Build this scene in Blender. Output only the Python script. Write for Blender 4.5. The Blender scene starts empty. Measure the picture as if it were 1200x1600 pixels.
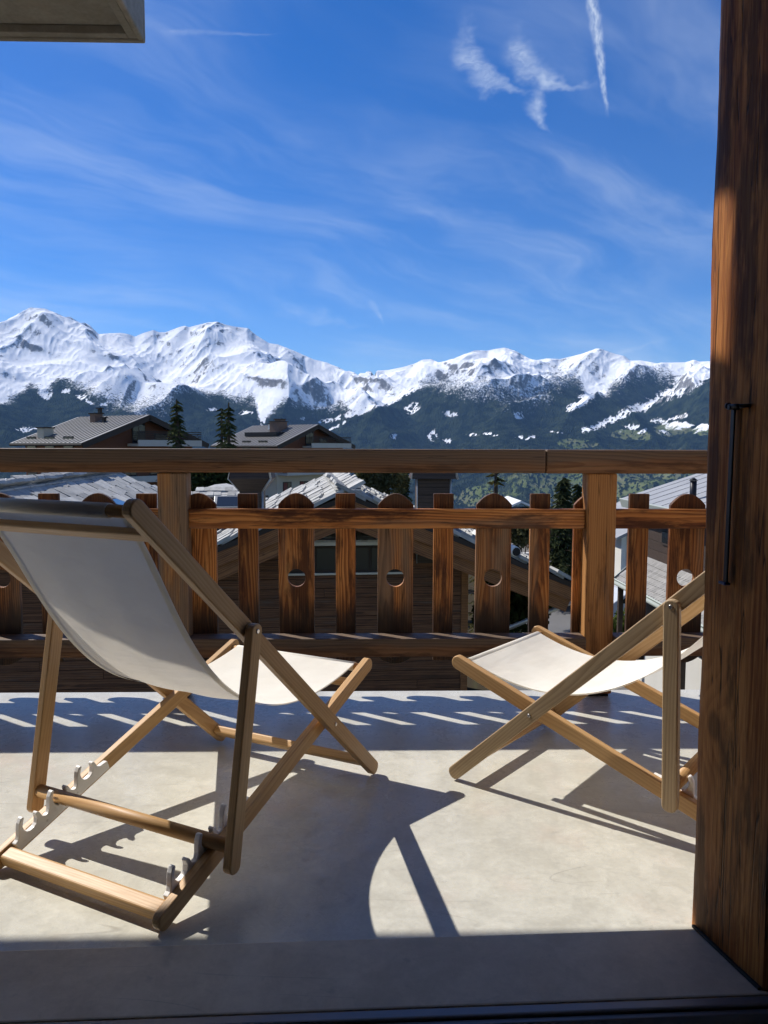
import bpy, bmesh, math, random
import numpy as np
from mathutils import Vector, Matrix
R_ = math.radians
SC = bpy.context.scene
COL = SC.collection
rnd = random.Random(7)

# ------------------------------------------------------------------ camera, sky, sun, exposure
FPX, CAMH = 1200.0, 1.0
PITCH, YAW, ROLL = math.atan(102 / 1200.0), R_(1.3), R_(0.15)
fw = Vector((math.sin(YAW) * math.cos(PITCH), math.cos(YAW) * math.cos(PITCH), -math.sin(PITCH)))
r0 = Vector((math.cos(YAW), -math.sin(YAW), 0)); u0 = r0.cross(fw)
rt = r0 * math.cos(ROLL) + u0 * math.sin(ROLL); up = u0 * math.cos(ROLL) - r0 * math.sin(ROLL)
cd = bpy.data.cameras.new('camera'); cam = bpy.data.objects.new('camera', cd); COL.objects.link(cam)
cam.matrix_world = Matrix(((rt.x, up.x, -fw.x, 0), (rt.y, up.y, -fw.y, 0), (rt.z, up.z, -fw.z, CAMH), (0, 0, 0, 1)))
cd.sensor_fit = 'VERTICAL'; cd.sensor_height = 24.0; cd.lens = 24.0 * FPX / 1600.0
cd.clip_start = 0.05; cd.clip_end = 60000
SC.camera = cam

SUN_TO = Vector((-0.778, 0.535, 1.0)).normalized()
SUN_EL = math.asin(SUN_TO.z); SUN_AZ = math.atan2(SUN_TO.x, SUN_TO.y)
sl = bpy.data.lights.new('sun', 'SUN'); sl.energy = 4.5; sl.angle = R_(0.53); sl.color = (1.0, 0.955, 0.88)
so = bpy.data.objects.new('sun', sl); COL.objects.link(so)
so.rotation_euler = (-SUN_TO).to_track_quat('-Z', 'Y').to_euler(); so.location = (-8, 6, 12)

SC.view_settings.view_transform = 'Standard'; SC.view_settings.look = 'None'
SC.view_settings.exposure = 0.38; SC.view_settings.gamma = 1.0; SC.view_settings.use_curve_mapping = False
SC.render.engine = 'CYCLES'
cy = SC.cycles
cy.use_denoising = True; cy.max_bounces = 6; cy.diffuse_bounces = 3; cy.glossy_bounces = 3; cy.transmission_bounces = 4
cy.volume_bounces = 0; cy.transparent_max_bounces = 8; cy.caustics_reflective = False; cy.caustics_refractive = False
cy.sample_clamp_indirect = 6.0; cy.use_adaptive_sampling = True; cy.adaptive_threshold = 0.03

def ray(u, v): return fw + rt * ((u - 600) / FPX) - up * ((v - 800) / FPX)
def at(u, v, Y):
    d = ray(u, v); return Vector((0, 0, CAMH)) + d * (Y / d.y)
def floor_at(u, v, z=0.0):
    d = ray(u, v); return Vector((0, 0, CAMH)) + d * ((z - CAMH) / d.z)

# ------------------------------------------------------------------ node helper
class G:
    def __init__(s, nt): s.nt = nt; nt.nodes.clear()
    def n(s, t, **k):
        nd = s.nt.nodes.new(t)
        for a, b in k.items(): setattr(nd, a, b)
        return nd
    def put(s, sock, v):
        if v is None: return
        if isinstance(v, bpy.types.NodeSocket): s.nt.links.new(v, sock)
        else:
            if isinstance(v, (tuple, list)) and len(v) == 3 and sock.type == 'RGBA': v = (*v, 1)
            sock.default_value = v
    def m(s, op, a, b=None, c=None, clamp=False):
        nd = s.n('ShaderNodeMath', operation=op, use_clamp=clamp)
        s.put(nd.inputs[0], a); s.put(nd.inputs[1], b); s.put(nd.inputs[2], c); return nd.outputs[0]
    def vm(s, op, a, b=None, scale=None):
        nd = s.n('ShaderNodeVectorMath', operation=op); s.put(nd.inputs[0], a); s.put(nd.inputs[1], b)
        if scale is not None: s.put(nd.inputs['Scale'], scale)
        return nd.outputs['Value'] if op in ('DOT_PRODUCT', 'LENGTH') else nd.outputs['Vector']
    def sep(s, v):
        nd = s.n('ShaderNodeSeparateXYZ'); s.put(nd.inputs[0], v); return nd.outputs
    def comb(s, x=0.0, y=0.0, z=0.0):
        nd = s.n('ShaderNodeCombineXYZ')
        for i, q in enumerate((x, y, z)): s.put(nd.inputs[i], q)
        return nd.outputs[0]
    def noise(s, vec, scale, detail=4.0, rough=0.55, dist=0.0, out='Fac'):
        nd = s.n('ShaderNodeTexNoise'); s.put(nd.inputs['Vector'], vec); nd.inputs['Scale'].default_value = scale
        nd.inputs['Detail'].default_value = detail; nd.inputs['Roughness'].default_value = rough; nd.inputs['Distortion'].default_value = dist
        return nd.outputs[out]
    def vor(s, vec, scale, feature='F1', out='Distance', rand=1.0):
        nd = s.n('ShaderNodeTexVoronoi', feature=feature); s.put(nd.inputs['Vector'], vec); nd.inputs['Scale'].default_value = scale
        nd.inputs['Randomness'].default_value = rand
        return nd.outputs[out]
    def ramp(s, f, stops, interp='LINEAR'):
        nd = s.n('ShaderNodeValToRGB'); s.put(nd.inputs[0], f); cr = nd.color_ramp; cr.interpolation = interp
        while len(cr.elements) < len(stops): cr.elements.new(0.5)
        for e, (p, c) in zip(cr.elements, stops):
            e.position = p; e.color = (c, c, c, 1) if not isinstance(c, (tuple, list)) else (*c[:3], 1)
        return nd.outputs[0]
    def ss(s, f, a, b, lo=0.0, hi=1.0):
        nd = s.n('ShaderNodeMapRange', interpolation_type='SMOOTHSTEP'); s.put(nd.inputs[0], f)
        for i, q in enumerate((a, b, lo, hi)): s.put(nd.inputs[i + 1], q)
        return nd.outputs[0]
    def mix(s, f, a, b, mode='MIX'):
        nd = s.n('ShaderNodeMix', data_type='RGBA', blend_type=mode)
        s.put(nd.inputs[0], f); s.put(nd.inputs[6], a); s.put(nd.inputs[7], b); return nd.outputs[2]
    def bump(s, h, strength, dist, normal=None):
        nd = s.n('ShaderNodeBump'); nd.inputs['Strength'].default_value = strength; nd.inputs['Distance'].default_value = dist
        s.put(nd.inputs['Height'], h); s.put(nd.inputs['Normal'], normal); return nd.outputs[0]
    def bsdf(s, color, rough=0.6, normal=None, metal=0.0, spec=0.5, **k):
        nd = s.n('ShaderNodeBsdfPrincipled'); s.put(nd.inputs['Base Color'], color); s.put(nd.inputs['Roughness'], rough)
        s.put(nd.inputs['Metallic'], metal); s.put(nd.inputs['Specular IOR Level'], spec); s.put(nd.inputs['Normal'], normal)
        for a, b in k.items(): s.put(nd.inputs[a], b)
        return nd.outputs[0]
    def out(s, sh, vol=None):
        o = s.n('ShaderNodeOutputMaterial')
        if sh is not None: s.nt.links.new(sh, o.inputs['Surface'])
        if vol is not None: s.nt.links.new(vol, o.inputs['Volume'])

def new_mat(name):
    m = bpy.data.materials.new(name); m.use_nodes = True; return m, G(m.node_tree)

# ------------------------------------------------------------------ world: Nishita sky with thin cirrus and a contrail
W = bpy.data.worlds.new('World'); SC.world = W; W.use_nodes = True
W.cycles.sampling_method = 'MANUAL'; W.cycles.sample_map_resolution = 256
g = G(W.node_tree)
sky = g.n('ShaderNodeTexSky', sky_type='NISHITA'); sky.sun_disc = False
sky.sun_elevation = SUN_EL; sky.sun_rotation = SUN_AZ % (2 * math.pi)
sky.altitude = 1500; sky.air_density = 0.9; sky.dust_density = 0.0; sky.ozone_density = 3.5
hsv = g.n('ShaderNodeHueSaturation'); g.put(hsv.inputs['Color'], sky.outputs[0]); hsv.inputs['Saturation'].default_value = 1.32
hsv.inputs['Hue'].default_value = 0.511; hsv.inputs['Value'].default_value = 1.0
D = g.n('ShaderNodeTexCoord').outputs['Generated']
dx, dy, dz = g.sep(D)
den = g.m('ADD', g.m('MAXIMUM', dz, 0.0), 0.18)
P = g.comb(g.m('DIVIDE', dx, den), g.m('DIVIDE', dy, den), 0.0)
warp = g.noise(P, 1.3, 3, 0.5, out='Color')
Pw = g.vm('ADD', P, g.vm('SCALE', g.vm('SUBTRACT', warp, (0.5, 0.5, 0.5)), scale=0.55))
pwx, pwy, _z = g.sep(Pw); ct_, st_ = math.cos(R_(38)), math.sin(R_(38))
ca_ = g.m('ADD', g.m('MULTIPLY', pwx, ct_), g.m('MULTIPLY', pwy, st_)); cb_ = g.m('SUBTRACT', g.m('MULTIPLY', pwy, ct_), g.m('MULTIPLY', pwx, st_))
c1 = g.noise(g.comb(g.m('MULTIPLY', ca_, 0.75), g.m('MULTIPLY', cb_, 2.3), 3.7), 1.5, 5, 0.6)
patch = g.noise(g.vm('ADD', P, (3.1, 0.4, 0.0)), 0.9, 2, 0.5)
cir = g.m('MULTIPLY', g.ss(c1, 0.36, 0.84), g.ss(patch, 0.26, 0.58))
cir = g.m('MULTIPLY', cir, 0.34)
veil = g.m('MULTIPLY', g.ss(patch, 0.30, 0.75), g.ss(dz, 0.05, 0.55, 0.01, 0.045))
def tangent(u, v):
    c = ray(u, v).normalized(); a = rt.copy(); a = (a - c * a.dot(c)).normalized(); b = c.cross(a) * -1
    b = up - c * up.dot(c); b.normalize()
    return c, a, b
def local_xy(u, v):
    c, a, b = tangent(u, v)
    return g.vm('DOT_PRODUCT', D, tuple(a)), g.vm('DOT_PRODUCT', D, tuple(b)), g.vm('DOT_PRODUCT', D, tuple(c))
# wispy mares' tails: curved tufts that share one warp and one fibre noise
SX, SY, SCC = local_xy(700, 250)
WC = g.noise(g.comb(g.m('MULTIPLY', SX, 22.0), g.m('MULTIPLY', SY, 30.0), 1.7), 1.0, 3, 0.62, out='Color'); WCx, WCy, _ = g.sep(WC)
FB = g.noise(g.comb(g.m('ADD', g.m('MULTIPLY', SX, 34.0), g.m('MULTIPLY', WCx, 2.0)), g.m('ADD', g.m('MULTIPLY', SY, 70.0), g.m('MULTIPLY', WCy, 2.5)), 5.0), 1.0, 5, 0.68)
FBs = g.ss(FB, 0.12, 0.92); front = g.ss(SCC, 0.5, 0.6)
def tuft(u, v, ang, ln, wd, curve, amp, sc, soft=1.0):
    x, y, cc = local_xy(u, v)
    co, si = math.cos(ang), math.sin(ang)
    xr = g.m('ADD', g.m('MULTIPLY', x, co), g.m('MULTIPLY', y, si)); yr = g.m('SUBTRACT', g.m('MULTIPLY', y, co), g.m('MULTIPLY', x, si))
    yr2 = g.m('ADD', g.m('ADD', yr, g.m('MULTIPLY', g.m('SUBTRACT', WCy, 0.5), wd * 1.9)), g.m('MULTIPLY', g.m('MULTIPLY', xr, xr), curve))
    tx = g.m('ADD', g.m('DIVIDE', xr, ln), g.m('MULTIPLY', g.m('SUBTRACT', WCx, 0.5), 0.7))
    wid = g.m('MULTIPLY', g.ss(tx, -1.0, 1.05, 1.0, 0.12), wd)
    ex = g.m('MULTIPLY', g.ss(tx, -1.05, -0.6), g.ss(tx, 1.0, 0.0))
    ey = g.ss(g.m('DIVIDE', g.m('ABSOLUTE', yr2), wid), 1.0, 0.0)
    return g.m('MULTIPLY', g.m('MULTIPLY', g.m('MULTIPLY', ex, ey), FBs), g.m('MULTIPLY', front, amp))
t1 = tuft(764, 128, R_(-34), 0.064, 0.026, -6.5, 0.58, 1.7)
t2 = tuft(856, 126, R_(-24), 0.066, 0.026, -6.0, 0.58, 6.2)
t3 = tuft(842, 180, R_(-62), 0.028, 0.018, -6.0, 0.58, 9.9)
t4 = tuft(590, 490, R_(-58), 0.020, 0.007, 0.0, 0.30, 13.0)
t5 = tuft(985, 548, R_(12), 0.060, 0.008, 0.0, 0.26, 17.0)
t6 = tuft(355, 52, R_(5), 0.075, 0.005, 0.0, 0.22, 21.0)
t7 = tuft(510, 495, R_(-12), 0.07, 0.02, 0.5, 0.22, 27.0)
# contrail
A = ray(918, -60).normalized(); B = ray(949, 180).normalized(); nrm = A.cross(B).normalized(); tb = nrm.cross(B).normalized()
if tb.dot(A) < 0: tb = -tb
d_ = g.vm('DOT_PRODUCT', D, tuple(nrm)); s_ = g.vm('DOT_PRODUCT', D, tuple(tb))
wob = g.noise(g.comb(g.m('MULTIPLY', s_, 60.0), 0.0, 2.0), 1.0, 2, 0.6)
d2 = g.m('ABSOLUTE', g.m('ADD', d_, g.m('MULTIPLY', g.m('SUBTRACT', wob, 0.5), 0.009)))
wt = g.ss(s_, -0.004, 0.10, 0.0030, 0.0085)
ct = g.m('MULTIPLY', g.ss(g.m('DIVIDE', d2, wt), 1.0, 0.0), g.ss(s_, -0.006, 0.03))
ct = g.m('MULTIPLY', ct, g.ss(g.noise(g.comb(g.m('MULTIPLY', s_, 110.0), g.m('MULTIPLY', d_, 260.0), 0.0), 1.0, 5, 0.6), 0.25, 0.7, 0.15, 1.0))
ct = g.m('MULTIPLY', ct, g.m('MULTIPLY', g.ss(s_, 0.45, 0.25), g.m('MULTIPLY', g.ss(g.vm('DOT_PRODUCT', D, tuple(B)), 0.5, 0.6), 0.62)))
tot = g.m('ADD', cir, veil)
for t in (t1, t2, t3, t4, t5, t6, t7, ct): tot = g.m('ADD', tot, g.m('MULTIPLY', t, g.m('SUBTRACT', 1.0, tot)))
tot = g.m('MULTIPLY', tot, g.ss(dz, 0.0, 0.06), clamp=True)
skyc = g.mix(tot, hsv.outputs[0], (6.3, 7.0, 7.8))
bg = g.n('ShaderNodeBackground'); g.put(bg.inputs['Color'], skyc); bg.inputs['Strength'].default_value = 0.106
wo = g.n('ShaderNodeOutputWorld'); g.nt.links.new(bg.outputs[0], wo.inputs['Surface'])

# ------------------------------------------------------------------ materials
MATS = {}
def wood(name, light, mid, dark, grey=None, greyamt=0.0, axis='X', ring=0.011, rough=0.62, contrast=1.0, knots=0.35, bumpd=0.0016, dark_ends=None, cracks=0.0, greybias=None, fleck=0.35, spec=0.35, wander=0.6, vary=0.12, stain=0.0, ringc=1.0):
    m, g = new_mat(name)
    oc = g.n('ShaderNodeTexCoord').outputs['Object']; oi = g.n('ShaderNodeObjectInfo')
    x, y, z = g.sep(oc)
    L, Aq, Bq = {'X': (x, y, z), 'Y': (y, x, z), 'Z': (z, x, y)}[axis]
    ro = oi.outputs['Random']
    r1 = g.m('MULTIPLY', ro, 37.0); r2 = g.m('MULTIPLY', g.m('FRACT', g.m('MULTIPLY', ro, 91.7)), 1.0)
    # flat-sawn growth rings: distance to a pith line lying off the board, wandering along the grain
    wv = g.comb(g.m('ADD', g.m('MULTIPLY', L, 1.1), r1), g.m('MULTIPLY', Aq, 5.0), g.m('MULTIPLY', Bq, 5.0))
    w1 = g.noise(wv, 1.0, 3, 0.5, out='Color'); wx, wy, wz = g.sep(w1)
    a2 = g.m('ADD', Aq, g.m('ADD', g.m('MULTIPLY', g.m('SUBTRACT', wx, 0.5), 0.10 * wander), g.m('MULTIPLY', g.m('SUBTRACT', r2, 0.5), 0.10)))
    b2 = g.m('ADD', g.m('ADD', Bq, 0.035), g.m('ADD', g.m('MULTIPLY', g.m('SUBTRACT', wy, 0.5), 0.09 * wander), g.m('MULTIPLY', L, 0.02)))
    # knots pull the rings
    kv = g.comb(g.m('ADD', g.m('MULTIPLY', L, 2.1), r1), g.m('MULTIPLY', Aq, 6.5), g.m('ADD', g.m('MULTIPLY', Bq, 3.0), r2))
    kd = g.vor(kv, 1.0)
    kpull = g.ss(kd, 0.30, 0.0)
    rad = g.m('SQRT', g.m('ADD', g.m('MULTIPLY', a2, a2), g.m('MULTIPLY', b2, b2)))
    rad = g.m('ADD', rad, g.m('MULTIPLY', kpull, 0.035 * knots))
    ph = g.m('FRACT', g.m('DIVIDE', rad, ring))
    late = g.m('MULTIPLY', g.ss(ph, 0.15, 0.85), g.ss(ph, 1.0, 0.90))
    fib = g.noise(g.comb(g.m('ADD', g.m('MULTIPLY', L, 7.0), r1), g.m('MULTIPLY', Aq, 260.0), g.m('MULTIPLY', Bq, 260.0)), 1.0, 3, 0.6)
    band = g.noise(g.comb(g.m('ADD', g.m('MULTIPLY', L, 1.6), r1), g.m('MULTIPLY', Aq, 28.0), g.m('MULTIPLY', Bq, 28.0)), 1.0, 4, 0.6)
    big = g.noise(g.comb(g.m('ADD', g.m('MULTIPLY', L, 2.6), r1), g.m('MULTIPLY', Aq, 9.0), g.m('MULTIPLY', Bq, 9.0)), 1.0, 4, 0.55)
    f = g.m('ADD', g.m('MULTIPLY', late, 0.50 * contrast * ringc), g.m('MULTIPLY', g.m('SUBTRACT', fib, 0.5), fleck))
    f = g.m('ADD', f, g.m('MULTIPLY', g.m('SUBTRACT', big, 0.5), 0.9 * contrast))
    f = g.m('ADD', f, g.m('MULTIPLY', g.m('SUBTRACT', band, 0.5), 0.8 * contrast))
    col = g.ramp(g.m('ADD', f, 0.22, clamp=True), [(0.0, light), (0.45, mid), (1.0, dark)])
    tone = g.m('ADD', 1.0 - vary, g.m('MULTIPLY', g.m('FRACT', g.m('MULTIPLY', ro, 53.3)), vary * 1.25)); col = g.mix(1.0, col, g.comb(tone, tone, tone), 'MULTIPLY')
    if stain > 0:
        sn_ = g.noise(g.comb(g.m('ADD', g.m('MULTIPLY', L, 3.1), r1), g.m('MULTIPLY', Aq, 17.0), g.m('ADD', g.m('MULTIPLY', Bq, 17.0), 9.0)), 1.0, 5, 0.65)
        col = g.mix(g.m('MULTIPLY', g.ss(sn_, 0.47, 0.62), stain), col, tuple(c * 0.45 for c in dark))
    kn = g.ss(kd, 0.085, 0.04) if knots > 0 else None
    if knots > 0:
        kn = g.m('MULTIPLY', kn, min(1.0, knots * 2)); col = g.mix(kn, col, tuple(c * 0.35 for c in dark))
    if grey is not None:
        gn = g.noise(g.comb(g.m('ADD', g.m('MULTIPLY', L, 1.3), r1), g.m('MULTIPLY', Aq, 11.0), g.m('ADD', g.m('MULTIPLY', Bq, 11.0), 4.0)), 1.0, 5, 0.6)
        gf = g.m('ADD', gn, g.m('MULTIPLY', g.m('SUBTRACT', r2, 0.5), 0.25))
        if greybias is not None: gf = g.m('ADD', gf, g.ss({'y': y, 'z': z, 'x': x}[greybias[0]], greybias[1], greybias[2], -0.22, 0.22))
        gf = g.m('MULTIPLY', g.ss(gf, 0.62 - greyamt * 0.5, 0.86 - greyamt * 0.5), 0.9)
        gc = g.mix(g.m('MULTIPLY', late, 0.5), grey, tuple(c * 0.45 for c in grey))
        col = g.mix(gf, col, gc)
    if dark_ends is not None:   # rain-blackened foot of the boards; their tops are darkened too
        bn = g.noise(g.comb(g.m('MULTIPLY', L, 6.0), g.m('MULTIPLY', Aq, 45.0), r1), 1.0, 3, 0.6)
        bf = g.ss(g.m('ADD', z, g.m('MULTIPLY', g.m('SUBTRACT', bn, 0.5), -0.14)), dark_ends[1], dark_ends[0])
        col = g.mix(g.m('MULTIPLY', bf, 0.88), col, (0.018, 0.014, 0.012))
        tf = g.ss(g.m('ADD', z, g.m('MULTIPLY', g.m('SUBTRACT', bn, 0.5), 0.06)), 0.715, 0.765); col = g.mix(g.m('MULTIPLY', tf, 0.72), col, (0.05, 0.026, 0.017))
    ht = g.m('MULTIPLY', fib, 0.9)
    if cracks > 0:
        cn = g.noise(g.comb(g.m('ADD', g.m('MULTIPLY', L, 0.9), r1), g.m('MULTIPLY', Aq, 40.0), g.m('MULTIPLY', Bq, 40.0)), 1.0, 2, 0.5)
        ck = g.m('MULTIPLY', g.ss(g.m('ABSOLUTE', g.m('SUBTRACT', cn, 0.5)), 0.012, 0.0), cracks)
        col = g.mix(ck, col, (0.012, 0.008, 0.006)); ht = g.m('SUBTRACT', ht, g.m('MULTIPLY', ck, 2.0))
    rr = g.m('ADD', rough, g.m('MULTIPLY', g.m('SUBTRACT', fib, 0.5), 0.2))
    g.out(g.bsdf(col, rr, g.bump(ht, 0.55, bumpd), spec=spec)); MATS[name] = m
    return m

LARCH = dict(light=(0.74, 0.35, 0.105), mid=(0.50, 0.182, 0.042), dark=(0.115, 0.028, 0.007), grey=(0.25, 0.165, 0.105))
wood('larch_baluster', axis='Z', greyamt=0.22, dark_ends=(0.285, 0.43), cracks=0.5, ring=0.0075, contrast=1.1, vary=0.42, stain=0.85, **LARCH)
wood('larch_post', light=(0.66, 0.335, 0.11), mid=(0.48, 0.215, 0.064), dark=(0.20, 0.07, 0.019), grey=(0.24, 0.175, 0.12), axis='Z', greyamt=0.36, cracks=0.6, ring=0.009, contrast=0.55, vary=0.3, stain=0.55)
wood('larch_rail', axis='X', greyamt=0.34, cracks=0.5, ring=0.009, contrast=1.0, vary=0.3, stain=0.9, **LARCH)
wood('larch_top_rail', light=(0.31, 0.165, 0.075), mid=(0.20, 0.095, 0.04), dark=(0.08, 0.03, 0.013), grey=(0.16, 0.115, 0.082), axis='X', greyamt=0.42, cracks=0.5, ring=0.010, contrast=0.65, vary=0.1, stain=0.6, greybias=('z', -0.04, 0.04))
wood('beech', light=(0.60, 0.375, 0.17), mid=(0.49, 0.28, 0.112), dark=(0.33, 0.17, 0.062), axis='X', ring=0.006, knots=0.0, contrast=0.55, bumpd=0.0004, rough=0.48, fleck=0.5, spec=0.4)
wood('beech_weathered', light=(0.47, 0.345, 0.205), mid=(0.37, 0.26, 0.148), dark=(0.22, 0.14, 0.078), axis='X', ring=0.006, knots=0.0, contrast=0.85, bumpd=0.0006, rough=0.6, fleck=0.6, spec=0.3)
wood('stained_jamb', light=(0.48, 0.20, 0.055), mid=(0.225, 0.072, 0.017), dark=(0.05, 0.016, 0.005), axis='Z', ring=0.0042, knots=0.28, stain=0.7, contrast=1.15, ringc=0.22, cracks=0.8, fleck=0.9, rough=0.6, bumpd=0.002, spec=0.15, wander=0.12)
wood('chalet_plank', light=(0.19, 0.085, 0.038), mid=(0.115, 0.046, 0.02), dark=(0.045, 0.018, 0.009), axis='X', ring=0.04, knots=0.0, contrast=1.0, bumpd=0.004, grey=(0.11, 0.08, 0.06), greyamt=0.05)
wood('chalet_beam', light=(0.36, 0.165, 0.06), mid=(0.235, 0.095, 0.033), dark=(0.09, 0.036, 0.016), axis='X', ring=0.035, knots=0.2, contrast=0.9, bumpd=0.004, cracks=0.4)
wood('dark_clad', light=(0.075, 0.05, 0.036), mid=(0.05, 0.033, 0.024), dark=(0.025, 0.016, 0.012), axis='X', ring=0.04, knots=0.0, contrast=0.8, bumpd=0.003)

def simple(name, color, rough=0.6, metal=0.0, var=0.15, scale=6.0, bumpd=0.0, bscale=30.0, spec=0.4, coord='Object'):
    m, g = new_mat(name)
    oc = g.n('ShaderNodeTexCoord').outputs[coord]; oi = g.n('ShaderNodeObjectInfo')
    v = g.vm('ADD', oc, g.comb(g.m('MULTIPLY', oi.outputs['Random'], 31.0), 0.0, g.m('MULTIPLY', oi.outputs['Random'], 17.0)))
    n1 = g.noise(v, scale, 5, 0.6)
    f = g.m('ADD', g.m('MULTIPLY', g.m('SUBTRACT', n1, 0.5), 2 * var), g.m('MULTIPLY', g.m('SUBTRACT', oi.outputs['Random'], 0.5), var))
    col = g.mix(1.0, color, g.comb(g.m('ADD', 1.0, f), g.m('ADD', 1.0, f), g.m('ADD', 1.0, f)), 'MULTIPLY')
    nb = g.bump(g.noise(v, bscale, 5, 0.6), 0.6, bumpd) if bumpd else None
    g.out(g.bsdf(col, g.m('ADD', rough, g.m('MULTIPLY', g.m('SUBTRACT', n1, 0.5), 0.15)), nb, metal=metal, spec=spec)); MATS[name] = m
    return m
simple('slate', (0.37, 0.365, 0.345), 0.7, var=0.5, scale=5.0, bumpd=0.012, bscale=14, spec=0.25)
simple('metal_roof', (0.15, 0.145, 0.14), 0.42, var=0.12, scale=0.8, spec=0.5)
simple('pale_roof', (0.27, 0.275, 0.285), 0.6, var=0.25, scale=1.5)
simple('dark_void', (0.012, 0.012, 0.014), 0.7)
simple('red_render', (0.135, 0.05, 0.024), 0.8, var=0.12, scale=1.2)
simple('cream_render', (0.50, 0.44, 0.34), 0.85, var=0.1, scale=1.0)
simple('white_render', (0.62, 0.60, 0.55), 0.85, var=0.1, scale=1.0)
simple('balcony_white', (0.46, 0.44, 0.40), 0.8, var=0.1, scale=1.5)
simple('dark_eave', (0.035, 0.025, 0.02), 0.7)
simple('zinc', (0.42, 0.42, 0.41), 0.45, metal=0.6, var=0.15, scale=8)
simple('white_metal', (0.75, 0.74, 0.70), 0.4, var=0.1, scale=8)
simple('steel', (0.20, 0.20, 0.21), 0.5, metal=0.8, var=0.1, scale=40)
simple('screw_steel', (0.6, 0.58, 0.55), 0.3, metal=1.0, var=0.1, scale=90)
simple('black_iron', (0.014, 0.014, 0.018), 0.45, metal=0.3, var=0.3, scale=60, bumpd=0.0006, bscale=180)
simple('navy_cap', (0.02, 0.035, 0.10), 0.4, var=0.2, scale=60)
simple('rubber', (0.02, 0.02, 0.022), 0.7)
simple('plastic_white', (0.86, 0.83, 0.79), 0.35, var=0.08, scale=40, spec=0.5)
simple('brick_chimney', (0.20, 0.12, 0.085), 0.85, var=0.4, scale=4.0, bumpd=0.03, bscale=9)
simple('shutter_red', (0.16, 0.03, 0.022), 0.6)
simple('fascia_green', (0.36, 0.39, 0.35), 0.55, var=0.12, scale=3)
simple('car_paint', (0.55, 0.58, 0.62), 0.2, spec=0.6, var=0.03)
simple('asphalt', (0.16, 0.155, 0.15), 0.85, var=0.25, scale=0.7, bumpd=0.01, bscale=30)
simple('tile_grey', (0.25, 0.24, 0.225), 0.7, var=0.3, scale=6, bumpd=0.004, bscale=30)
simple('room_dark', (0.74, 0.68, 0.60), 0.8)
simple('facade_dark', (0.40, 0.235, 0.12), 0.75, var=0.2, scale=3)
simple('bark', (0.07, 0.05, 0.036), 0.9, var=0.3, scale=9, bumpd=0.02, bscale=14)
def glass_dark(name, col, rough=0.06):
    m, g = new_mat(name); g.out(g.bsdf(col, rough, spec=0.35 if name == 'window_glass' else 0.8)); MATS[name] = m
glass_dark('window_glass', (0.014, 0.018, 0.024)); glass_dark('roof_glass', (0.02, 0.03, 0.05), 0.03)

def foliage(name, c1, c2, trans=0.25):
    m, g = new_mat(name)
    oc = g.n('ShaderNodeTexCoord').outputs['Object']; oi = g.n('ShaderNodeObjectInfo')
    n1 = g.noise(g.vm('ADD', oc, g.comb(g.m('MULTIPLY', oi.outputs['Random'], 9.0))), 1.6, 4, 0.65)
    col = g.mix(g.ss(n1, 0.3, 0.7), c1, c2)
    d = g.n('ShaderNodeBsdfDiffuse'); g.put(d.inputs['Color'], col)
    t = g.n('ShaderNodeBsdfTranslucent'); g.put(t.inputs['Color'], col)
    mx = g.n('ShaderNodeMixShader'); mx.inputs[0].default_value = trans
    g.nt.links.new(d.outputs[0], mx.inputs[1]); g.nt.links.new(t.outputs[0], mx.inputs[2]); g.out(mx.outputs[0]); MATS[name] = m
foliage('spruce', (0.022, 0.034, 0.018), (0.085, 0.095, 0.042))
foliage('larch_tree', (0.07, 0.065, 0.026), (0.14, 0.125, 0.05), 0.35)
foliage('bush_dark', (0.02, 0.032, 0.012), (0.06, 0.075, 0.028))
foliage('bush_olive', (0.06, 0.065, 0.03), (0.13, 0.125, 0.06))
foliage('grass_green', (0.07, 0.11, 0.025), (0.15, 0.17, 0.045))

# sun-bleached canvas: diffuse with transmitted light and a fine weave
m, g = new_mat('canvas')
oc = g.n('ShaderNodeTexCoord').outputs['UV']; ux, uy, _ = g.sep(oc)
wv = g.m('ADD', g.m('SINE', g.m('MULTIPLY', ux, 1900.0)), g.m('SINE', g.m('MULTIPLY', uy, 1900.0)))
pn = g.noise(g.comb(ux, uy, 0.0), 7.0, 5, 0.6); st = g.noise(g.comb(g.m('MULTIPLY', ux, 4.0), g.m('MULTIPLY', uy, 1.0), 0.0), 4.0, 3, 0.5)
col = g.mix(g.ss(pn, 0.3, 0.75), (0.93, 0.90, 0.82), (0.86, 0.82, 0.735))
wr = g.noise(g.comb(g.m('MULTIPLY', ux, 2.5), g.m('MULTIPLY', uy, 9.0), 0.0), 2.0, 3, 0.5)
nb = g.bump(g.m('ADD', g.m('MULTIPLY', wr, 1.0), g.m('MULTIPLY', wv, 0.02)), 0.35, 0.02)
d = g.n('ShaderNodeBsdfDiffuse'); g.put(d.inputs['Color'], col); g.put(d.inputs['Normal'], nb)
t = g.n('ShaderNodeBsdfTranslucent'); g.put(t.inputs['Color'], (0.88, 0.82, 0.72)); g.put(t.inputs['Normal'], nb)
mx = g.n('ShaderNodeMixShader'); mx.inputs[0].default_value = 0.25
g.nt.links.new(d.outputs[0], mx.inputs[1]); g.nt.links.new(t.outputs[0], mx.inputs[2]); g.out(mx.outputs[0]); MATS['canvas'] = m

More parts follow.
